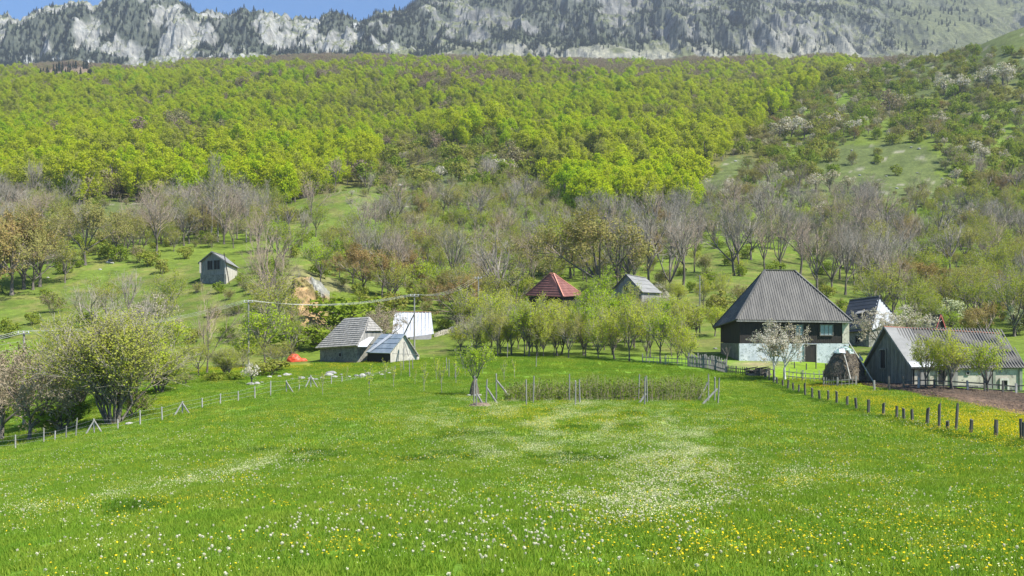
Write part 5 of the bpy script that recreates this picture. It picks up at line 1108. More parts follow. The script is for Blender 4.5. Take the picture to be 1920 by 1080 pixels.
# red heap
x, y, z = at(554, 133); z = W(0, 678, 133)[2]; rh_ = empty('tarpaulin_heap', (x, y, z)); tag(rh_, 'orange red tarpaulin heap on the grass left of the shingled barn', 'tarpaulin')
def lump(cx, cy, rx, ry, rz_, seed, nu=30, nv=14):
    th = np.linspace(0, 2*math.pi, nu, endpoint=False)[:, None]; t = np.linspace(-.1, 1, nv)[None, :]; r = np.cos(np.clip(t, 0, 1)*math.pi/2)**.55
    X, Y, Z = cx+np.cos(th)*r*rx, cy+np.sin(th)*r*ry, t*rz_*1.0+0*th; q = (ridged(X*1.1+seed, Y*1.1, Z*1.3, 3, seed)-.5)*.28; V = np.stack([X+np.cos(th)*q, Y+np.sin(th)*q, Z+q*.35], -1).reshape(-1, 3)
    k = np.arange(nu)[:, None]*nv+np.arange(nv-1)[None, :]; k2 = ((np.arange(nu)+1) % nu)[:, None]*nv+np.arange(nv-1)[None, :]
    return V, np.stack([k, k2, k2+1, k+1], -1).reshape(-1, 4)
v, f = lump(-.15, 0, .95, .7, 1.0, 3); obj('sheet', mesh('sheet', v, f, [M['red_tarp']], smooth=False), rh_)
v, f = lump(.95, .1, .6, .4, .45, 7); obj('low_sheet', mesh('low_sheet', v, f, [M['red_tarp']], smooth=False), rh_)
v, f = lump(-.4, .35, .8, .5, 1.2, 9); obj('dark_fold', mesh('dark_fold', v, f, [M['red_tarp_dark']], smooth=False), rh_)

# ---------------------------------------------------------------- rocks
def rock_mesh(name, seed, m, n=14, sq=.65, rough=.5):
    th = np.linspace(0, 2*math.pi, n*2, endpoint=False)[:, None]; ph = np.linspace(.02, math.pi-.02, n)[None, :]
    d = np.stack([np.cos(th)*np.sin(ph), np.sin(th)*np.sin(ph), np.cos(ph)+0*th], -1); r = .62+rough*(ridged(d[..., 0]*1.6+seed, d[..., 1]*1.6, d[..., 2]*1.6, 3, seed))
    V = (d*r[..., None]*[1, .8, sq]).reshape(-1, 3); k = np.arange(n*2)[:, None]*n+np.arange(n-1)[None, :]; k2 = ((np.arange(n*2)+1) % (n*2))[:, None]*n+np.arange(n-1)[None, :]
    return mesh(name, V, np.stack([k, k+1, k2+1, k2], -1).reshape(-1, 4), [m])
RK = [rock_mesh('rock%d' % i, 3+i*7, M['pale_stone'] if i % 2 else M['rock']) for i in range(4)]
rr_ = random.Random(5)
def rock(u, v, px, k, label, group=None, y=None):
    x, y, z = at(u, y) if y else hit(u, v, 40); o = obj('rock', RK[k % 4]); s = px*y/F*.55; o.location = (x, y, z+s*.15); o.scale = (s, s, s*rr_.uniform(.6, 1)); o.rotation_euler = (0, 0, rr_.uniform(0, 6)); return tag(o, label, 'rock', group)
for i, (u, v, p) in enumerate([(524,707,9),(537,705,14),(543,704,10),(562,708,8),(566,711,12),(583,712,12),(592,713,11),(617,705,16),(621,702,22),(628,708,12),(668,706,10),(680,706,14),(690,702,12),(716,703,9),(470,722,16),(482,721,12),(491,718,8),(505,708,10),(548,711,7),(604,710,9),(640,704,8),(655,707,7),(698,705,8),(730,700,7)]):
    rock(u, v, p, i, 'pale fieldstone in the tumbled line of stones behind the wire fence', 'stones in a tumbled line at the meadow edge')
rock(242, 782, 14, 1, 'single white boulder at the foot of the multi-stemmed tree', y=78)
for i, (u, v, p) in enumerate([(207,489,9),(203,493,8),(210,494,8),(188,506,6),(90,521,5)]): rock(u, v, p, 1, 'white stone lying on the green pasture at left', 'white stones on the left pasture')
for i in range(60):
    P = KNOLL[0] if i < 22 else PASTURE[3] if i < 40 else KNOLL[1] if i < 48 else KNOLL[3]
    u = rr_.uniform(min(p[0] for p in P), max(p[0] for p in P)); v = rr_.uniform(min(p[1] for p in P), max(p[1] for p in P))
    if inpoly(P, u, v) and 0 < u < 1920: rock(u, v, rr_.uniform(3, 8), i, 'grey boulder on the grassy slope %s' % ('of the round open knoll' if i < 22 else 'above the black farmhouse' if i < 40 else 'left of the open knoll' if i < 48 else 'in the gap of the woods'), 'boulders on the grassy slopes %d' % (i//22))
# outcrop in the gravel bank
oc = empty('gravel_bank', tuple(at(592, 160))); tag(oc, 'ochre gravel bank with a grey rock outcrop and a dark hollow', 'bank')
nu_, nv2 = 110, 110; uu_ = np.linspace(536, 624, nu_)[:, None]*np.ones((1, nv2)); tt_ = np.linspace(0, 1, nv2)[None, :]*np.ones((nu_, 1))
lo_ = [hit(u, 622, 120)[1] for u in uu_[:, 0]]; hi_ = [hit(u, 538, 120)[1] for u in uu_[:, 0]]
yl = np.array(lo_)[:, None]; yh = np.array(hi_)[:, None]; by_ = yl+(yh-yl)*tt_; bx_ = (uu_-CU)/F*by_; bz_ = ground(bx_, by_)
su_ = (uu_-536)/88; env = np.clip(np.sin(np.pi*su_)*1.25, 0, 1)*sst(0, .18, tt_)*sst(1, .80, tt_)
lump_ = 2.6*env*(.45+.9*ridged(bx_/2.2, by_/3, bz_/2.2, 4, 500))*(.5+.7*sst(.2, .75, tt_))
dx_, dy_ = (su_-.72)/.11, (tt_-.56)/.16; hol = np.exp(-(dx_**2+dy_**2)**2); lump_ = lump_-2.6*hol*env
V = np.stack([bx_+.15*lump_*np.sin(bz_*3), by_-lump_*.75, bz_+lump_*.75-.35*(1-env)-.25], -1)
gr_ = sst(.26, .12, np.hypot((su_-.78)/1.2, (tt_-.86)/1.3)); q_ = fbm(bx_/1.1, by_/1.1, bz_/1.1, 4, 520)
Tn = np.array([.36, .25, .135])*(.4+1.0*q_[..., None]); Tn = Tn+(np.array([.27, .27, .26])*(.5+.9*q_[..., None])-Tn)*gr_[..., None]; gg = np.clip(sst(.52, .66, fbm(bx_/2.5, by_/2.5, 0, 3, 530))+sst(.75, .3, env), 0, 1)[..., None]*(1-gr_[..., None]*.7); Tn = Tn+(np.array([.17, .17, .06])-Tn)*gg*.6
kk = (np.arange(nu_-1)[:, None]*nv2+np.arange(nv2-1)[None, :]); ff_ = np.stack([kk, kk+nv2, kk+nv2+1, kk+1], -1).reshape(-1, 4)
M['bank'] = toned('gravel_and_rock', [1.2, .5], .5, bump=1.0, bdist=.15)
bk_ = obj('earth_face', mesh('earth_face', V, ff_, [M['bank']], cols=np.clip(Tn, 0, 1).reshape(-1, 3)), oc); bk_.matrix_parent_inverse = oc.matrix_basis.inverted()

# dry stone wall
sw = MB(); n = 26
wpts = [W(815+i*(895-815)/n, 627-27*i/n+1*math.sin(i), 150+10*i/n) for i in range(n+1)]
for i in range(n):
    a, b = wpts[i], wpts[i+1]
    for k in range(4):
        t = rr_.uniform(.2, .8); c = lerp(a, b, t); sw.box((c[0], c[1]+rr_.uniform(-.08, .08), c[2]-.9+k*.32), (.42+rr_.uniform(-.08, .12), .5, .30), rz=rr_.uniform(-.25, .25))
sw.build('stone_wall', [M['plaster']]); tag(bpy.data.objects['stone_wall.001'] if 'stone_wall.001' in bpy.data.objects and bpy.data.objects['stone_wall.001'].parent is None else [o for o in bpy.data.objects if o.name.startswith('stone_wall') and o.parent is None][0], 'pale dry stone wall climbing right of the white metal roof', 'wall')

# ---------------------------------------------------------------- utility poles and wires
def upole(u, yy, vt, vb, label, m='wood_grey', r=.11, lean=0, arm=True, brace=None):
    x, y, z = at(u, yy); zt = W(0, vt, yy)[2]; zb_ = min(z, W(0, vb, yy)[2])-.5
    e = empty('utility_pole', (x, y, zb_)); tag(e, label, 'utility pole')
    b = MB(); b.tube([(x, y, zb_), (x+lean*.5, y, (zb_+zt)/2), (x+lean, y, zt)], [r*1.15, r, r*.8], 8); b.build('pole', [M[m]], e)
    if arm:
        b = MB(); b.bar((x+lean-.6, y-.12, zt-.25), (x+lean+.6, y-.12, zt-.25), .09)
        b.build('crossarm', [M['wood_grey']], e)
        for k in (-.5, 0, .5):
            b = MB(); b.tube([(x+lean+k, y-.12, zt-.2), (x+lean+k, y-.12, zt-.13), (x+lean+k, y-.12, zt-.08), (x+lean+k, y-.12, zt+.02)], [.03, .055, .04, .05], 8); b.build('insulator', [M['tin_white']], e)
    if brace:
        b = MB(); b.tube([W(*brace[0]), W(*brace[1])], [.09, .07], 7); b.build('brace', [M[m]], e)
    return U3((x+lean, y-.12, zt+.02))
T1 = upole(45, 96, 621, 762, 'pale leaning concrete pole among the bushes at the left', 'pale_bark', .13, -.0)
T2 = upole(466, 124, 563, 690, 'slim wooden utility pole left of the shingled barn')
T3 = upole(777, 134, 552, 655, 'wooden utility pole with a slanting brace in front of the white roof', brace=((757, 628, 136), (776, 590, 134)))
T4 = upole(897, 158, 519, 612, 'wooden utility pole at the upper end of the dry stone wall')
T5 = upole(1312, 150, 516, 628, 'slim wooden utility pole on the grass left of the black farmhouse', arm=False, r=.09)
T6 = upole(651, 262, 427, 475, 'pale bare pole standing among the bushes above the gravel bank', 'pale_bark', .12, arm=False)
T0 = W(-160, 645, 88)
def wire(p, q, sag, label, r=.011):
    b = MB(); pts = [lerp(p, q, t)-U3((0, 0, sag*4*t*(1-t))) for t in np.linspace(0, 1, 25)]; b.tube(pts, r, 5, cap=False); tag(b.build('overhead_wire', [M['wire']]), label, 'wire', None)
for nm, p, q, sg in (('between concrete pole and the pole by the shingled barn', T1, T2, .9), ('between the pole by the shingled barn and the braced pole', T2, T3, .9), ('between the braced pole and the pole by the stone wall', T3, T4, 1.0), ('running from the concrete pole past the left edge', T0, T1, .4)):
    for k, w_ in zip((-.5, 0, .5), ('left', 'middle', 'right')): wire(p+U3((k, 0, 0)), q+U3((k, 0, 0)), sg+(k+.5)*.12, '%s wire %s' % (w_, nm))
for k, dz in enumerate((0, .35)): wire(T1+U3((0, 0, -.9-dz*1.6)), W(-200, 668+k*18, 80), .25, '%s cable on the concrete pole going out left' % ('upper drooping', 'lower drooping')[k], .010)
# ---------------------------------------------------------------- fences
fr = random.Random(12)
def post_mesh(nm, seed, h, w_, taper=.9, round_=False, m='wood_grey'):
    r = random.Random(seed); b = MB(); n = 9 if round_ else 6; k = 5
    bx, by = r.uniform(-.01, .01), r.uniform(-.01, .01); pts = [(bx*i+r.uniform(-.006, .006), by*i+r.uniform(-.006, .006), -.3+(h+.3)*i/(k-1)) for i in range(k)]
    b.tube(pts, [w_/2*(1-(1-taper)*i/(k-1))*r.uniform(.9, 1.1) for i in range(k)], n); 
    V = np.array(b.v); top = V[:, 2] > h-.02; V[top, 2] += V[top, 0]*r.uniform(-.6, .6); b.v = [tuple(q) for q in V]
    return mesh(nm, V, b.f, [M[m]])
M['post_dark'] = surf('dark_weathered_post', (.045, .043, .036), (.13, .125, .105), 2.5, bump=.6, stretch=(3, 3, .4))
M['post_pale'] = surf('pale_weathered_post', (.26, .25, .23), (.45, .44, .41), 2.5, bump=.5, stretch=(3, 3, .4))
PD = [post_mesh('stout_post%d' % i, i, 1.0, .20, m='post_dark') for i in range(4)]
PP = [post_mesh('pale_post%d' % i, 10+i, 1.0, .11, m='post_pale', round_=True) for i in range(4)]
PT = [post_mesh('thin_post%d' % i, 20+i, 1.0, .10, m='wood_grey', round_=True) for i in range(4)]
def post(meshes, u, v, hp, y, label, group, lean=0, wd=1.0, k=None, name='fence_post'):
    x, yy, z = at(u, y); zz = CZ+yy*(VH-v)/F; s = max(.2, hp*yy/F+(zz-z)); o = obj(name, meshes[fr.randrange(4) if k is None else k]); o.location = (x, yy, z); o.scale = (wd, wd, s); o.rotation_euler = (fr.uniform(-.05, .05), lean, fr.uniform(0, 6)); return tag(o, label, 'fence post', group)
RF = [(1915,836,51),(1921,832,40),(1867,829,42),(1820,820,34),(1792,817,60),(1777,811,22),(1761,808,52),(1738,799,34),(1711,795,28),(1695,791,25),(1681,787,26),(1656,782,26),(1628,775,26),(1606,769,23),(1588,763,20),(1569,758,24),(1553,753,20),(1537,748,16),(1523,746,18),(1510,738,20),(1497,735,14),(1488,733,15),(1477,730,18),(1468,726,14),(1457,722,15),(1451,719,26),(1442,716,22),(1434,711,12),(1425,708,18)]
for i, (u, v, hp) in enumerate(RF):
    y = float(np.interp(u, [1425, 1450, 1537, 1628, 1760, 1867, 1921], [104, 99, 80, 66, 53, 47.5, 45]))
    tall = hp > 45; special = {1915: 'stout split post at the right photo edge, nearest of the post line', 1792: 'tallest slim post of the right hand line, right one of the two tall ones', 1761: 'tall slim post of the right hand line, left one of the two tall ones', 1777: 'shortest stump of the post line, between the two tall posts', 1867: 'leaning post in the yellow flowers, second from the right edge', 1820: 'stout post just right of the two tall posts'}
    post(PD, u, v, hp, y, special.get(u, 'short dark weathered post in the line left of the ploughed field'), None if u in special else 'dark fence posts left of the ploughed field', lean=fr.uniform(-.08, .04), wd=1.0 if not tall else .8)
LF_ = [(29,843,28,'n'),(82,826,24,'s'),(103,832,24,'n'),(124,827,28,'s'),(142,825,42,'s'),(177,819,34,'A'),(221,812,26,'n'),(263,797,28,'n'),(304,789,26,'n'),(342,782,30,'A'),(379,770,24,'n'),(413,762,24,'n'),(447,755,22,'n'),(478,752,28,'n'),(507,738,24,'n'),(537,735,22,'b'),(561,731,24,'n'),(583,731,28,'A'),(621,725,22,'n'),(641,720,15,'n'),(658,721,12,'n'),(677,717,12,'n'),(711,711,14,'n'),(724,708,16,'n'),(741,702,16,'n')]
left_tops = []
for i, (u, v, hp, t) in enumerate(LF_):
    y = float(np.interp(u, [0, 180, 305, 480, 620, 745], [74, 74.5, 76.5, 87, 101, 113])); x, yy, z = at(u, y); s_ = hp*y/F
    ztop = CZ+y*(VH-(v-hp))/F; left_tops.append((x, yy, z, ztop))
    post(PP if t != 's' else PT, u, v, hp, y, 'pale round post of the wire fence along the left side of the meadow' if t != 's' else 'thin crooked stake in the wire fence before the pinkish tree', 'pale posts of the left wire fence' if t != 's' else 'thin stakes in the left wire fence', lean=0 if t != 's' else fr.uniform(-.1, .1))
    if t in 'Ab':
        nm = {177: 'left below the multi-stemmed tree', 342: 'right of the multi-stemmed tree', 583: 'by the fieldstones', 537: 'left of the fieldstones'}[u]
        for sgn, w_ in ((-1, 'pale'), (1, 'dark')) if t == 'A' else ((1, 'dark'),):
            b = MB(); q = (x+sgn*(.55 if sgn < 0 else .75), yy-.25, z-.1); b.tube([q, (x, yy-.05, ztop-.12)], [.065, .055], 7)
            tag(b.build('brace_pole', [M['post_pale' if sgn < 0 else 'wood_grey']]), '%s slanting brace of the fence post %s' % (w_, nm), 'pole')
def wires(pts, hs, label, cat='wire', r=.005):
    for nm, h in hs:
        b = MB(); b.tube([(p[0], p[1]-.07, p[2]+h*(p[3]-p[2])) for p in pts], r, 4, cap=False); tag(b.build('fence_wire', [M['wire']]), label % nm, cat)
wires([(W(-60, 0, 73)[0], 73, left_tops[0][2]-.1, left_tops[0][3]-.2)]+left_tops[:1]+left_tops[2:3]+left_tops[5:], [('top', .93), ('middle', .62), ('lowest', .30)], '%s wire of the fence along the left side of the meadow')
# enclosure posts round the canes
EN = [(893,764,52,83),(888,757,50,86),(911,762,50,83.5),(931,750,50,88),(987,760,48,84),(1000,757,52,87),(1068,753,52,88.5),(1079,761,48,84),(1087,757,46,86),(1197,750,48,88.5),(1209,760,52,83.5),(1214,756,50,86),(1328,753,53,86),(1340,752,46,87.5),(1346,757,49,84)]
for i, (u, v, hp, y) in enumerate(EN):
    y = hit(u, v, 40)[1]
    post(PT, u, v, hp, y, 'tall thin grey post of the enclosure round the raspberry canes', 'tall posts round the raspberry canes', lean=fr.uniform(-.05, .05), wd=1.05)
for lab, p, q in (('brace at the left front corner of the cane enclosure', (934, 757, 83.2), (911, 724, 83.5)), ('brace at the left rear corner of the cane enclosure', (964, 752, 87.8), (931, 713, 88)), ('short brace leaning beside the stone cone posts', (909, 762, 83), (894, 738, 83.3)), ('short brace at the paired middle posts', (1196, 757, 83.6), (1211, 738, 83.8)), ('brace left of the right rear corner post', (1308, 750, 85.5), (1327, 717, 86)), ('brace before the right front corner post', (1314, 759, 83), (1345, 729, 84))):
    b = MB(); pz = U3(hit(p[0], p[1], 40)); qz = W(q[0], q[1], pz[1]+.25); b.tube([pz-U3((0, 0, .1)), qz], [.085, .07], 7); tag(b.build('brace_pole', [M['wood_grey']]), 'slanting '+lab, 'pole')
# raspberry canes: rows of arching thin canes
rg = np.random.default_rng(8); parts = []; S = []; C = []
for row in range(4):
    yy = 76.3+row*1.15
    for (ua, ub, dens) in ((948, 1095, 1.0), (1098, 1225, 1.1), (1228, 1322, .8)):
        xa, xb = W(ua, 0, yy)[0], W(ub, 0, yy)[0]; n = int((xb-xa)*19*dens)
        for i in range(n):
            x = rg.uniform(xa, xb); h = rg.uniform(.9, 1.7)*(1.0 if ua > 960 else .8)*(.75+.5*vnoise(x*.9, row*3.1)); z = ground(x, yy); l = rg.normal(0, .12, 2); y = yy+rg.normal(0, .18)
            p0, p1, p2 = (x, y, z), (x+l[0]*.6, y+l[1]*.6, z+h*.6), (x+l[0]*2, y+l[1]*2, z+h); S += [(*p0, *p1, .010, .008), (*p1, *p2, .008, .005)]
            for k in range(9): t = rg.uniform(.15, 1); C.append((x+l[0]*2*t+rg.normal(0, .06), y+rg.normal(0, .06), z+h*t))
sv, sf = seg_mesh(S, 3); lv, lf = leaf_mesh(np.array(C), rg.normal(size=(len(C), 3))+[0, -.3, .6], .15, rg)
v, f, m = merge([(lv, lf, 0), (sv, sf, 1)])
tag(obj('raspberry_vegetation', mesh('raspberry_vegetation', v, f, [leafy('cane_leaves', [(.16, .24, .03), (.22, .28, .04), (.34, .27, .09)], .4, 1.0, 0), M['twig_brown']], m)), 'dense rows of raspberry canes between the tall posts in the meadow', 'canes', kind='stuff')
# stone cone beside the young tree
x, y, z = hit(889, 744, 40); y += .6; e = tag(empty('stone_cone', (x, y, z)), 'dark pointed heap standing on pale stones beside the lime green young tree', 'heap')
b = MB(); b.tube([(0, 0, .12), (0, 0, .6), (0, 0, 1.1), (.03, 0, 1.45)], [.42, .36, .22, .06], 14); o = b.build('cone', [M['hay']]); o.parent = e
for i in range(5):
    o = obj('base_stone', RK[1 if i % 2 else 3]); o.parent = e; a = i*1.25+3.6; o.location = (math.cos(a)*.42, math.sin(a)*.36, .08); o.scale = (.24, .22, .16)
x, y, z = hit(900, 763, 40); v, f = lump(0, 0, .8, .5, .30, 11); o = obj('brush_heap', mesh('brush_heap', v, f, [surf('dry_brush', (.10, .065, .04), (.22, .16, .12), 3, bump=1)])); o.location = (x, y, z); tag(o, 'low heap of reddish brown brushwood at the corner post of the enclosure', 'heap')
# picket fence and low fences
def pickets(name, label, pts, n, h, w_, gap_m, rails=(.3, .75), mat='wood_grey', jit=.12, posts_every=9, cat='fence'):
    """pts: (column, distance) path; pickets of uneven height on two rails"""
    P = [U3(at(u, y)) for u, y in pts]; L = np.cumsum([0]+[np.linalg.norm((P[i+1]-P[i])[:2]) for i in range(len(P)-1)]); e = tag(empty(name, tuple(P[0])), label, cat)
    def pos(s): 
        x, y = np.interp(s, L, [p[0] for p in P]), np.interp(s, L, [p[1] for p in P]); return U3((x, y, ground(x, y)))
    b = MB(); s = 0
    while s < L[-1]:
        p = pos(s); hh = h*fr.uniform(1-jit, 1+jit); b.bar(p-U3((0, 0, .1)), p+U3((fr.uniform(-.06, .06), fr.uniform(-.04, .04), hh)), w_*fr.uniform(.7, 1.2), .03); s += gap_m*fr.uniform(.85, 1.15)
    b.build('pickets', [M[mat]], e); k = max(2, int(L[-1]/2.2))
    for r_ in rails:
        b = MB()
        for i in range(k): b.bar(pos(L[-1]*i/k)+U3((0, .05, h*r_)), pos(L[-1]*(i+1)/k)+U3((0, .05, h*r_)), .04, .08)
        b.build('rail', [M[mat]], e)
    for i in range(k+1):
        b = MB(); p = pos(L[-1]*i/k)+U3((0, .09, 0)); b.bar(p-U3((0, 0, .2)), p+U3((0, 0, h*1.12)), .11); b.build('post', [M['wood_grey']], e)
    return e
pickets('picket_fence', 'tall grey picket fence between the orchard row and the farmhouse yard', [(1292, 113.5), (1330, 111), (1362, 107)], 0, 1.35, .09, .13, jit=.18)
pickets('stake_fence', 'sparse fence of thin stakes under the last orchard trees', [(1205, 117), (1250, 115.5), (1290, 113.7)], 0, 1.0, .05, .45, jit=.3)
pickets('low_fence', 'low dark picket fence along the yard of the black farmhouse', [(1364, 107), (1400, 105), (1438, 103)], 0, .75, .08, .22, mat='post_dark', jit=.15)
pickets('grey_hurdle', 'pale hurdle fence between the flowering trees and the haystack', [(1470, 102), (1505, 100), (1545, 98)], 0, .95, .07, .55, mat='post_pale', jit=.25)
pickets('garden_fence', 'weathered stake fence in front of the dark haystack', [(1545, 93), (1575, 91.2), (1606, 91)], 0, .8, .04, .30, jit=.35)
e = tag(empty('rail_fence', at(1690, 84)), 'low rail fence between the ploughed field and the long barn', 'fence')
us_ = [1640, 1668, 1695, 1722, 1752, 1783, 1815, 1847, 1880, 1905, 1935]; PQ = [U3(at(u, 84.5-(u-1640)*.012)) for u in us_]
for i, p in enumerate(PQ):
    b = MB(); hh = fr.uniform(.85, 1.25); b.bar(p-U3((0, 0, .25)), p+U3((fr.uniform(-.08, .08), 0, hh)), .14, .12); b.build('post', [M['post_pale' if i % 3 == 0 else 'post_dark']], e)
for i in range(2, len(PQ)-1):
    for hh in (.35, .75):
        b = MB(); b.bar(PQ[i]+U3((-.05, .07, hh+fr.uniform(-.05, .05))), PQ[i+1]+U3((.05, .07, hh+fr.uniform(-.05, .05))), .05, .10); b.build('rail', [M['post_dark']], e)
for u, v, hp, y in ((1490,688,9,110),(1512,690,8,109),(1530,688,9,110),(1548,690,8,109),(1563,689,8,109)): post(PD, u, v, hp, y, 'small dark stump on the grass below the whitewashed wall', 'small stumps below the whitewashed wall', wd=.7)
for u, v, hp, y in ((842,700,26,104),(853,702,20,103),(838,690,20,110),(1005,690,22,112),(951,668,24,124),(868,690,24,112),(757,690,36,112),(768,700,28,106),(774,690,18,113)): post(PT, u, v, hp, y, 'thin stake supporting a sapling in the meadow', 'stakes among the saplings', wd=.9)
# bird table and log heap in the yard
x, y, z = at(1450, 100.5); e = tag(empty('bird_table', (x, y, z)), 'small yellowish board on a post beside the limewashed trees', 'bird table')
b = MB(); b.bar((x, y, z), (x, y, W(0, 668, 100.5)[2]), .08); b.build('post', [M['post_pale']], e); b = MB(); b.box((x+.12, y, W(0, 667, 100.5)[2]), (.75, .5, .10)); b.box((x+.12, y, W(0, 667, 100.5)[2]+.08), (.65, .4, .06)); b.build('board', [M['yellow_paint']], e)
x, y, z = at(1425, 104.5); e = tag(empty('log_heap', (x, y, z)), 'dark heap of logs and brush behind the low fence', 'heap')
for i in range(16):
    b = MB(); a = fr.uniform(-.5, .5); cx, cz = fr.uniform(-1.0, 1.0), fr.uniform(.1, .8)*(1-abs(i-8)/20); b.tube([(x+cx-.7, y+fr.uniform(-.4, .4), z+cz), (x+cx+.7, y+fr.uniform(-.4, .4), z+cz+a*.7)], [fr.uniform(.06, .14), .05], 7); b.build('log', [M['wood_dark' if i % 3 else 'bark']], e)
v, f = lump(x, y+.2, 1.3, .6, .7, 5); o = obj('brush', mesh('brush', v+[0, 0, z], f, [M['bark']]), e); o.matrix_parent_inverse = e.matrix_basis.inverted()

# ---------------------------------------------------------------- grass and flowers of the meadow
rg = np.random.default_rng(21)
def blade_patch(nm, size, n, h, w_, seed, mat):
    r = np.random.default_rng(seed); x, y = r.uniform(-size/2, size/2, (2, n)); a = r.uniform(0, 6.283, n); hh = h*r.uniform(.45, 1.2, n); b = r.uniform(.15, .6, n)*hh; ba = r.uniform(0, 6.283, n); ww = w_*r.uniform(.6, 1.3, n)
    dx, dy = np.cos(a)*ww/2, np.sin(a)*ww/2; bx, by = np.cos(ba)*b, np.sin(ba)*b; z = np.zeros(n)
    V = np.stack([np.stack([x-dx, y-dy, z-.03], 1), np.stack([x+dx, y+dy, z-.03], 1), np.stack([x+dx*.8+bx*.35, y+dy*.8+by*.35, hh*.6], 1), np.stack([x-dx*.8+bx*.35, y-dy*.8+by*.35, hh*.6], 1), np.stack([x+dx*.15+bx, y+dy*.15+by, hh], 1), np.stack([x-dx*.15+bx, y-dy*.15+by, hh], 1)], 1).reshape(-1, 3)
    k = np.arange(n)[:, None]*6; return mesh(nm, V, np.concatenate([k+[[0, 1, 2, 3]], k+[[3, 2, 4, 5]]]), [mat])
M['grass'] = leafy('grass_blades', [(.13, .252, .032), (.185, .315, .034), (.265, .358, .045), (.38, .40, .10)], .45, .5, .6)
M['grass_dark'] = leafy('rank_grass_blades', [(.07, .15, .018), (.10, .20, .02), (.15, .23, .03)], .3, .5, .6)
patches = [blade_patch('turf_near%d' % i, 1.15, 760, .125, .015, i, M['grass']) for i in range(3)]+[blade_patch('turf_far%d' % i, 2.7, 1000, .15, .036, 5+i, M['grass']) for i in range(2)]+[blade_patch('turf_rank%d' % i, 1.3, 420, .20, .022, 8+i, M['grass_dark']) for i in range(2)]
Pp, Pi, Pr, Ps = [], [], [], []
def inmeadow(x, y):
    u, v = proj(x, y, ground(x, y)); return (v > np.interp(u, [0, 430, 520, 640, 760, 860, 1100, 1290, 1440, 1600, 1920], [690, 690, 690, 676, 672, 668, 672, 690, 708, 714, 735])) & ~inpoly([(1597,716),(1680,720),(1960,737),(2100,757),(2100,805),(1920,777),(1780,752),(1700,735),(1602,718)], u, v)
for sp, y0, y1, ks in ((1.0, 10.5, 46, (0, 1, 2)), (2.2, 46, 135, (3, 4))):
    yy = np.arange(y0, y1, sp)
    for y in yy:
        xs = np.arange(-.53*y-2, .53*y+2, sp); xs = xs+rg.uniform(-.3, .3, len(xs))*sp; ys = y+rg.uniform(-.3, .3, len(xs))*sp; ok = inmeadow(xs, ys); xs, ys = xs[ok], ys[ok]
        if len(xs): 
            zs = ground(xs, ys); ex = .05
            tx = (ground(xs+.4, ys)-ground(xs-.4, ys))/.8; ty = (ground(xs, ys+.4)-ground(xs, ys-.4))/.8
            for a in range(len(xs)): Pp.append((xs[a], ys[a], zs[a])); Pi.append(ks[rg.integers(len(ks))]); Pr.append((math.atan(ty[a]), -math.atan(tx[a]), 0)); s = rg.uniform(.7, 1.15); Ps.append((1, 1, s))
for (cu, cv, su_, sv_, rot, am) in DARKCL+[(e_[0], e_[1]+3, 8, 3, 0, .5) for e_ in RF]:      # rank tussocks
    for k in range(int(am*su_*sv_/38)+3):
        u, v = cu+rg.normal()*su_*.6, cv+rg.normal()*sv_*.6; x, y, z = hit(u, min(1075, max(v, 680)), 10); Pp.append((x, y, z)); Pi.append(int(5+rg.integers(2))); Pr.append((0, 0, rg.uniform(0, 6))); q = rg.uniform(.5, 1.0); Ps.append((q, q, q))
# far rough grass on the slopes in front of and behind the farms
scatter('grass', Pp, Pi, Pr, Ps, patches, 'green meadow grass', 'grass')
print('grass', len(Pp))
# flowers
M['clock'] = leafy('dandelion_clock', [(.66, .64, .50), (.78, .76, .62)], .3, 1, .5); M['petal'] = leafy('yellow_petals', [(.72, .52, .02), (.80, .62, .03)], .3, 1, .8)
M['cream_petal'] = leafy('cream_petals', [(.62, .62, .22), (.74, .72, .50), (.55, .60, .20)], .3, 1, .8); M['stalk'] = surf('flower_stalk', (.14, .20, .05), (.18, .24, .07), 2, bump=0)
def clock_mesh(seed, lod):
    r = np.random.default_rng(seed); n = 90 if lod else 26; d = norm(r.normal(size=(n, 3))); lv, lf = leaf_mesh(d*.024*r.uniform(.75, 1.05, (n, 1))+[0, 0, .27], d+r.normal(0, .5, d.shape), .017 if lod else .028, r, 1.0)
    sv, sf = seg_mesh([(0, 0, -.02, .01, .005, .14, .0028, .0026), (.01, .005, .14, 0, 0, .26, .0026, .0022)], 4); return merge([(lv, lf, 0), (sv, sf, 1)])
def flower_mesh(seed, n, R, hgt, dome_=.35):
    r = np.random.default_rng(seed); az = np.linspace(0, 6.283*3, n, endpoint=False)+r.uniform(0, .3, n); rr = R*np.linspace(.95, .3, n); C = np.stack([np.cos(az)*rr*.55, np.sin(az)*rr*.55, hgt+.004*np.linspace(0, 3, n)], 1)
    N = np.stack([-np.cos(az)*dome_, -np.sin(az)*dome_, np.ones(n)], 1); a = norm(np.stack([np.cos(az), np.sin(az), np.full(n, .3)], 1)); b = norm(np.cross(N, a)); s = R*.5; w_ = R*.2
    V = np.stack([C-a*s*.8, C+b*w_, C+a*s, C-b*w_], 1).reshape(-1, 3); lv, lf = V, np.arange(n*4).reshape(n, 4); sv, sf = seg_mesh([(0, 0, -.02, .006, .004, hgt*.5, .0028, .0026), (.006, .004, hgt*.5, 0, 0, hgt, .0026, .0022)], 4); return merge([(lv, lf, 0), (sv, sf, 1)])
FM = {}
for i in range(2): v, f, m = clock_mesh(i, True); FM['clock%d' % i] = mesh('clock_near%d' % i, v, f, [M['clock'], M['stalk']], m)
for i in range(2): v, f, m = flower_mesh(40+i, 26, .026, .20+.03*i); FM['yellow%d' % i] = mesh('dandelion_flower%d' % i, v, f, [M['petal'], M['stalk']], m)
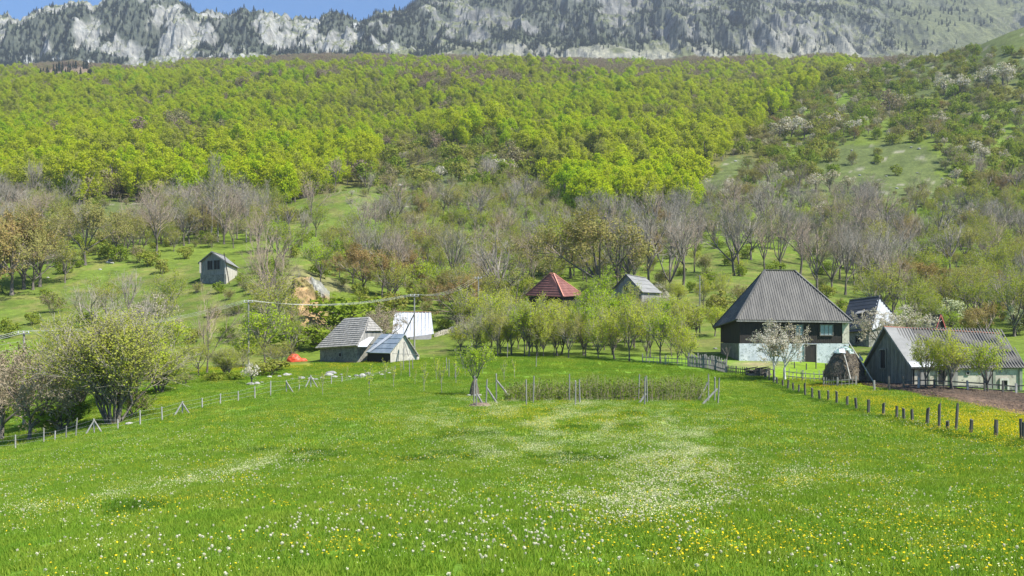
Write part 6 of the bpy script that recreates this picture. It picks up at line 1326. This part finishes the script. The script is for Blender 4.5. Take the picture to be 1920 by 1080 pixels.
v, f, m = clock_mesh(7, False); FM['clockfar'] = mesh('clock_far', v, f, [M['clock'], M['stalk']], m)
v, f, m = flower_mesh(45, 10, .024, .20); FM['yellowfar'] = mesh('yellow_far', v, f, [M['petal'], M['stalk']], m)
def cluster(nm, n, size, R, mat, seed, hgt=.20):
    r = np.random.default_rng(seed); C = np.concatenate([r.uniform(-size/2, size/2, (n, 2)), r.uniform(hgt*.7, hgt*1.3, (n, 1))], 1); N = r.normal(0, .45, (n, 3))+[0, -.25, 1]; lv, lf = leaf_mesh(C, N, R*2, r, .9); return mesh(nm, lv, lf, [mat])
FM['creampatch'] = cluster('cream_cluster', 18, .8, .014, M['cream_petal'], 3); FM['yellowpatch'] = cluster('yellow_cluster', 22, 1.2, .020, M['petal'], 4, .22)
CL = [(1240,905,90,45,0,1.0),(1150,965,150,28,0,1.0),(900,1015,170,45,0,.6),(620,1010,200,45,-4,.4),(330,1040,180,35,0,.3),(1000,1050,180,35,0,.7),(760,925,90,14,0,.35),(1350,925,60,30,0,.8),(1260,1000,80,20,0,.6),(1180,860,60,16,0,.5),(450,900,120,12,-12,.4),(1520,895,90,8,4,.3)]
YL = [(1850,795,140,28,9,2.4),(1620,748,130,12,17,1.8),(1700,1020,260,50,0,.45),(1330,1050,160,25,0,.45),(1200,980,120,30,0,.25),(1500,905,130,12,3,.35),(1100,795,160,22,0,.4),(400,1050,300,20,0,.10),(480,690,190,5,-3,1.2),(640,688,90,5,0,.8),(300,757,40,8,-10,.9),(90,958,60,8,-4,.7),(900,780,260,14,0,.3),(1400,790,80,40,0,.14),(500,790,200,22,0,.12),(1700,880,250,50,0,.13)]
def flower_points(n, y0, y1, dens, seed, pw=2.0):
    r = np.random.default_rng(seed); y = (y0**pw+(y1**pw-y0**pw)*r.random(n))**(1/pw); x = r.uniform(-.53, .53, n)*y; z = ground(x, y); u, v = proj(x, y, z); k = (r.random(n) < dens(u, v)) & inmeadow(x, y)
    return x[k], y[k], z[k], u[k], v[k], r
x, y, z, u, v, r = flower_points(60000, 11, 62, lambda u, v: np.clip(blobs(CL, u, v)*.30+.018+.03*(vnoise(u/60, v/20, 0, 5) > .7), 0, 1)*sst(62, 40, (1080-v)*0+40)+0, 31)
o_ = np.argsort(y); x, y, z, u, v = [q[o_] for q in (x, y, z, u, v)]
vis = (v < 1078) & (u > 4) & (u < 1916); ni = 0; rest_c = []
for i in range(len(x)):
    if vis[i] and ni < 290:
        o = obj('dandelion_clock', FM['clock%d' % (i % 2)]); s = r.uniform(.6, 1.0); o.location = (x[i], y[i], z[i]); o.scale = (s, s, s); o.rotation_euler = (r.uniform(-.15, .15), r.uniform(-.15, .15), r.uniform(0, 6)); ni += 1
        wh = 'left' if u[i] < 640 else 'middle' if u[i] < 1280 else 'right'
        tag(o, 'white dandelion seed head in the nearest grass, %s part of the meadow' % wh, 'flower', 'dandelion seed heads, %s of the near meadow' % wh)
    else: rest_c.append(i)
P_ = [(x[i], y[i], z[i]) for i in rest_c]; I_ = [0]*len(P_); print('clocks', ni, len(P_))
x, y, z, u, v, r = flower_points(52000, 11, 110, lambda u, v: np.clip(blobs(YL, u, v)*.09+.008, 0, 1), 32, 1.6)
o_ = np.argsort(y); x, y, z, u, v = [q[o_] for q in (x, y, z, u, v)]; vis = (v < 1078) & (u > 4) & (u < 1916); ni = 0
for i in range(len(x)):
    if vis[i] and ni < 290:
        o = obj('dandelion', FM['yellow%d' % (i % 2)]); s = r.uniform(.8, 1.2); o.location = (x[i], y[i], z[i]); o.scale = (s, s, s); o.rotation_euler = (r.uniform(-.1, .35), r.uniform(-.2, .2), r.uniform(0, 6)); ni += 1
        wh = 'left' if u[i] < 640 else 'middle' if u[i] < 1280 else 'right'
        tag(o, 'yellow dandelion flower in the nearest grass, %s part of the meadow' % wh, 'flower', 'yellow dandelions, %s of the near meadow' % wh)
    else: P_.append((x[i], y[i], z[i])); I_.append(1)
n_y = len(P_)
# BELT: pale cream drifts; YL: yellow drifts
x, y, z, u, v, r = flower_points(150000, 13, 105, lambda u, v: np.clip(blobs(BELT, u, v)*.95*sst(.35, .75, fbm(u/30, v/10, 0, 3, 8))+.03, 0, 1), 33, 1.8); P_ += list(zip(x, y, z)); I_ += [2]*len(x)
x, y, z, u, v, r = flower_points(90000, 12.5, 125, lambda u, v: np.clip(blobs(YL, u, v)*.30*(.3+1.4*vnoise(u/30, v/8, 0, 9))+.02, 0, 1), 34, 1.9); P_ += list(zip(x, y, z)); I_ += [3]*len(x)
n = len(P_); sc_ = rg.uniform(.65, 1.05, n)
scatter('flowering_vegetation', P_, I_, np.stack([rg.uniform(-.1, .1, n), rg.uniform(-.1, .1, n), rg.uniform(0, 6.28, n)], 1), np.stack([sc_]*3, 1), [FM['clockfar'], FM['yellowfar'], FM['creampatch'], FM['yellowpatch']], 'drifts of white, cream and yellow wild flowers in the meadow', 'flowers')
print('flowers', n)
# ---------------------------------------------------------------- haze
HAZE = 0.0001
hz = MB(); hz.hexa([(-2400, -30, -25), (2400, -30, -25), (2400, 3600, -25), (-2400, 3600, -25), (-2400, -30, 1750), (2400, -30, 1750), (2400, 3600, 1750), (-2400, 3600, 1750)])
m, t, out = _nodes('haze_air'); pv = _n(t, 'ShaderNodeVolumePrincipled'); pv.inputs['Color'].default_value = (.80, .88, 1.0, 1); pv.inputs['Density'].default_value = HAZE; pv.inputs['Anisotropy'].default_value = .2; t.links.new(pv.outputs[0], out.inputs['Volume'])
if HAZE > 0: tag(hz.build('haze', [m]), 'thin blue haze over the valley', 'haze', kind='stuff')
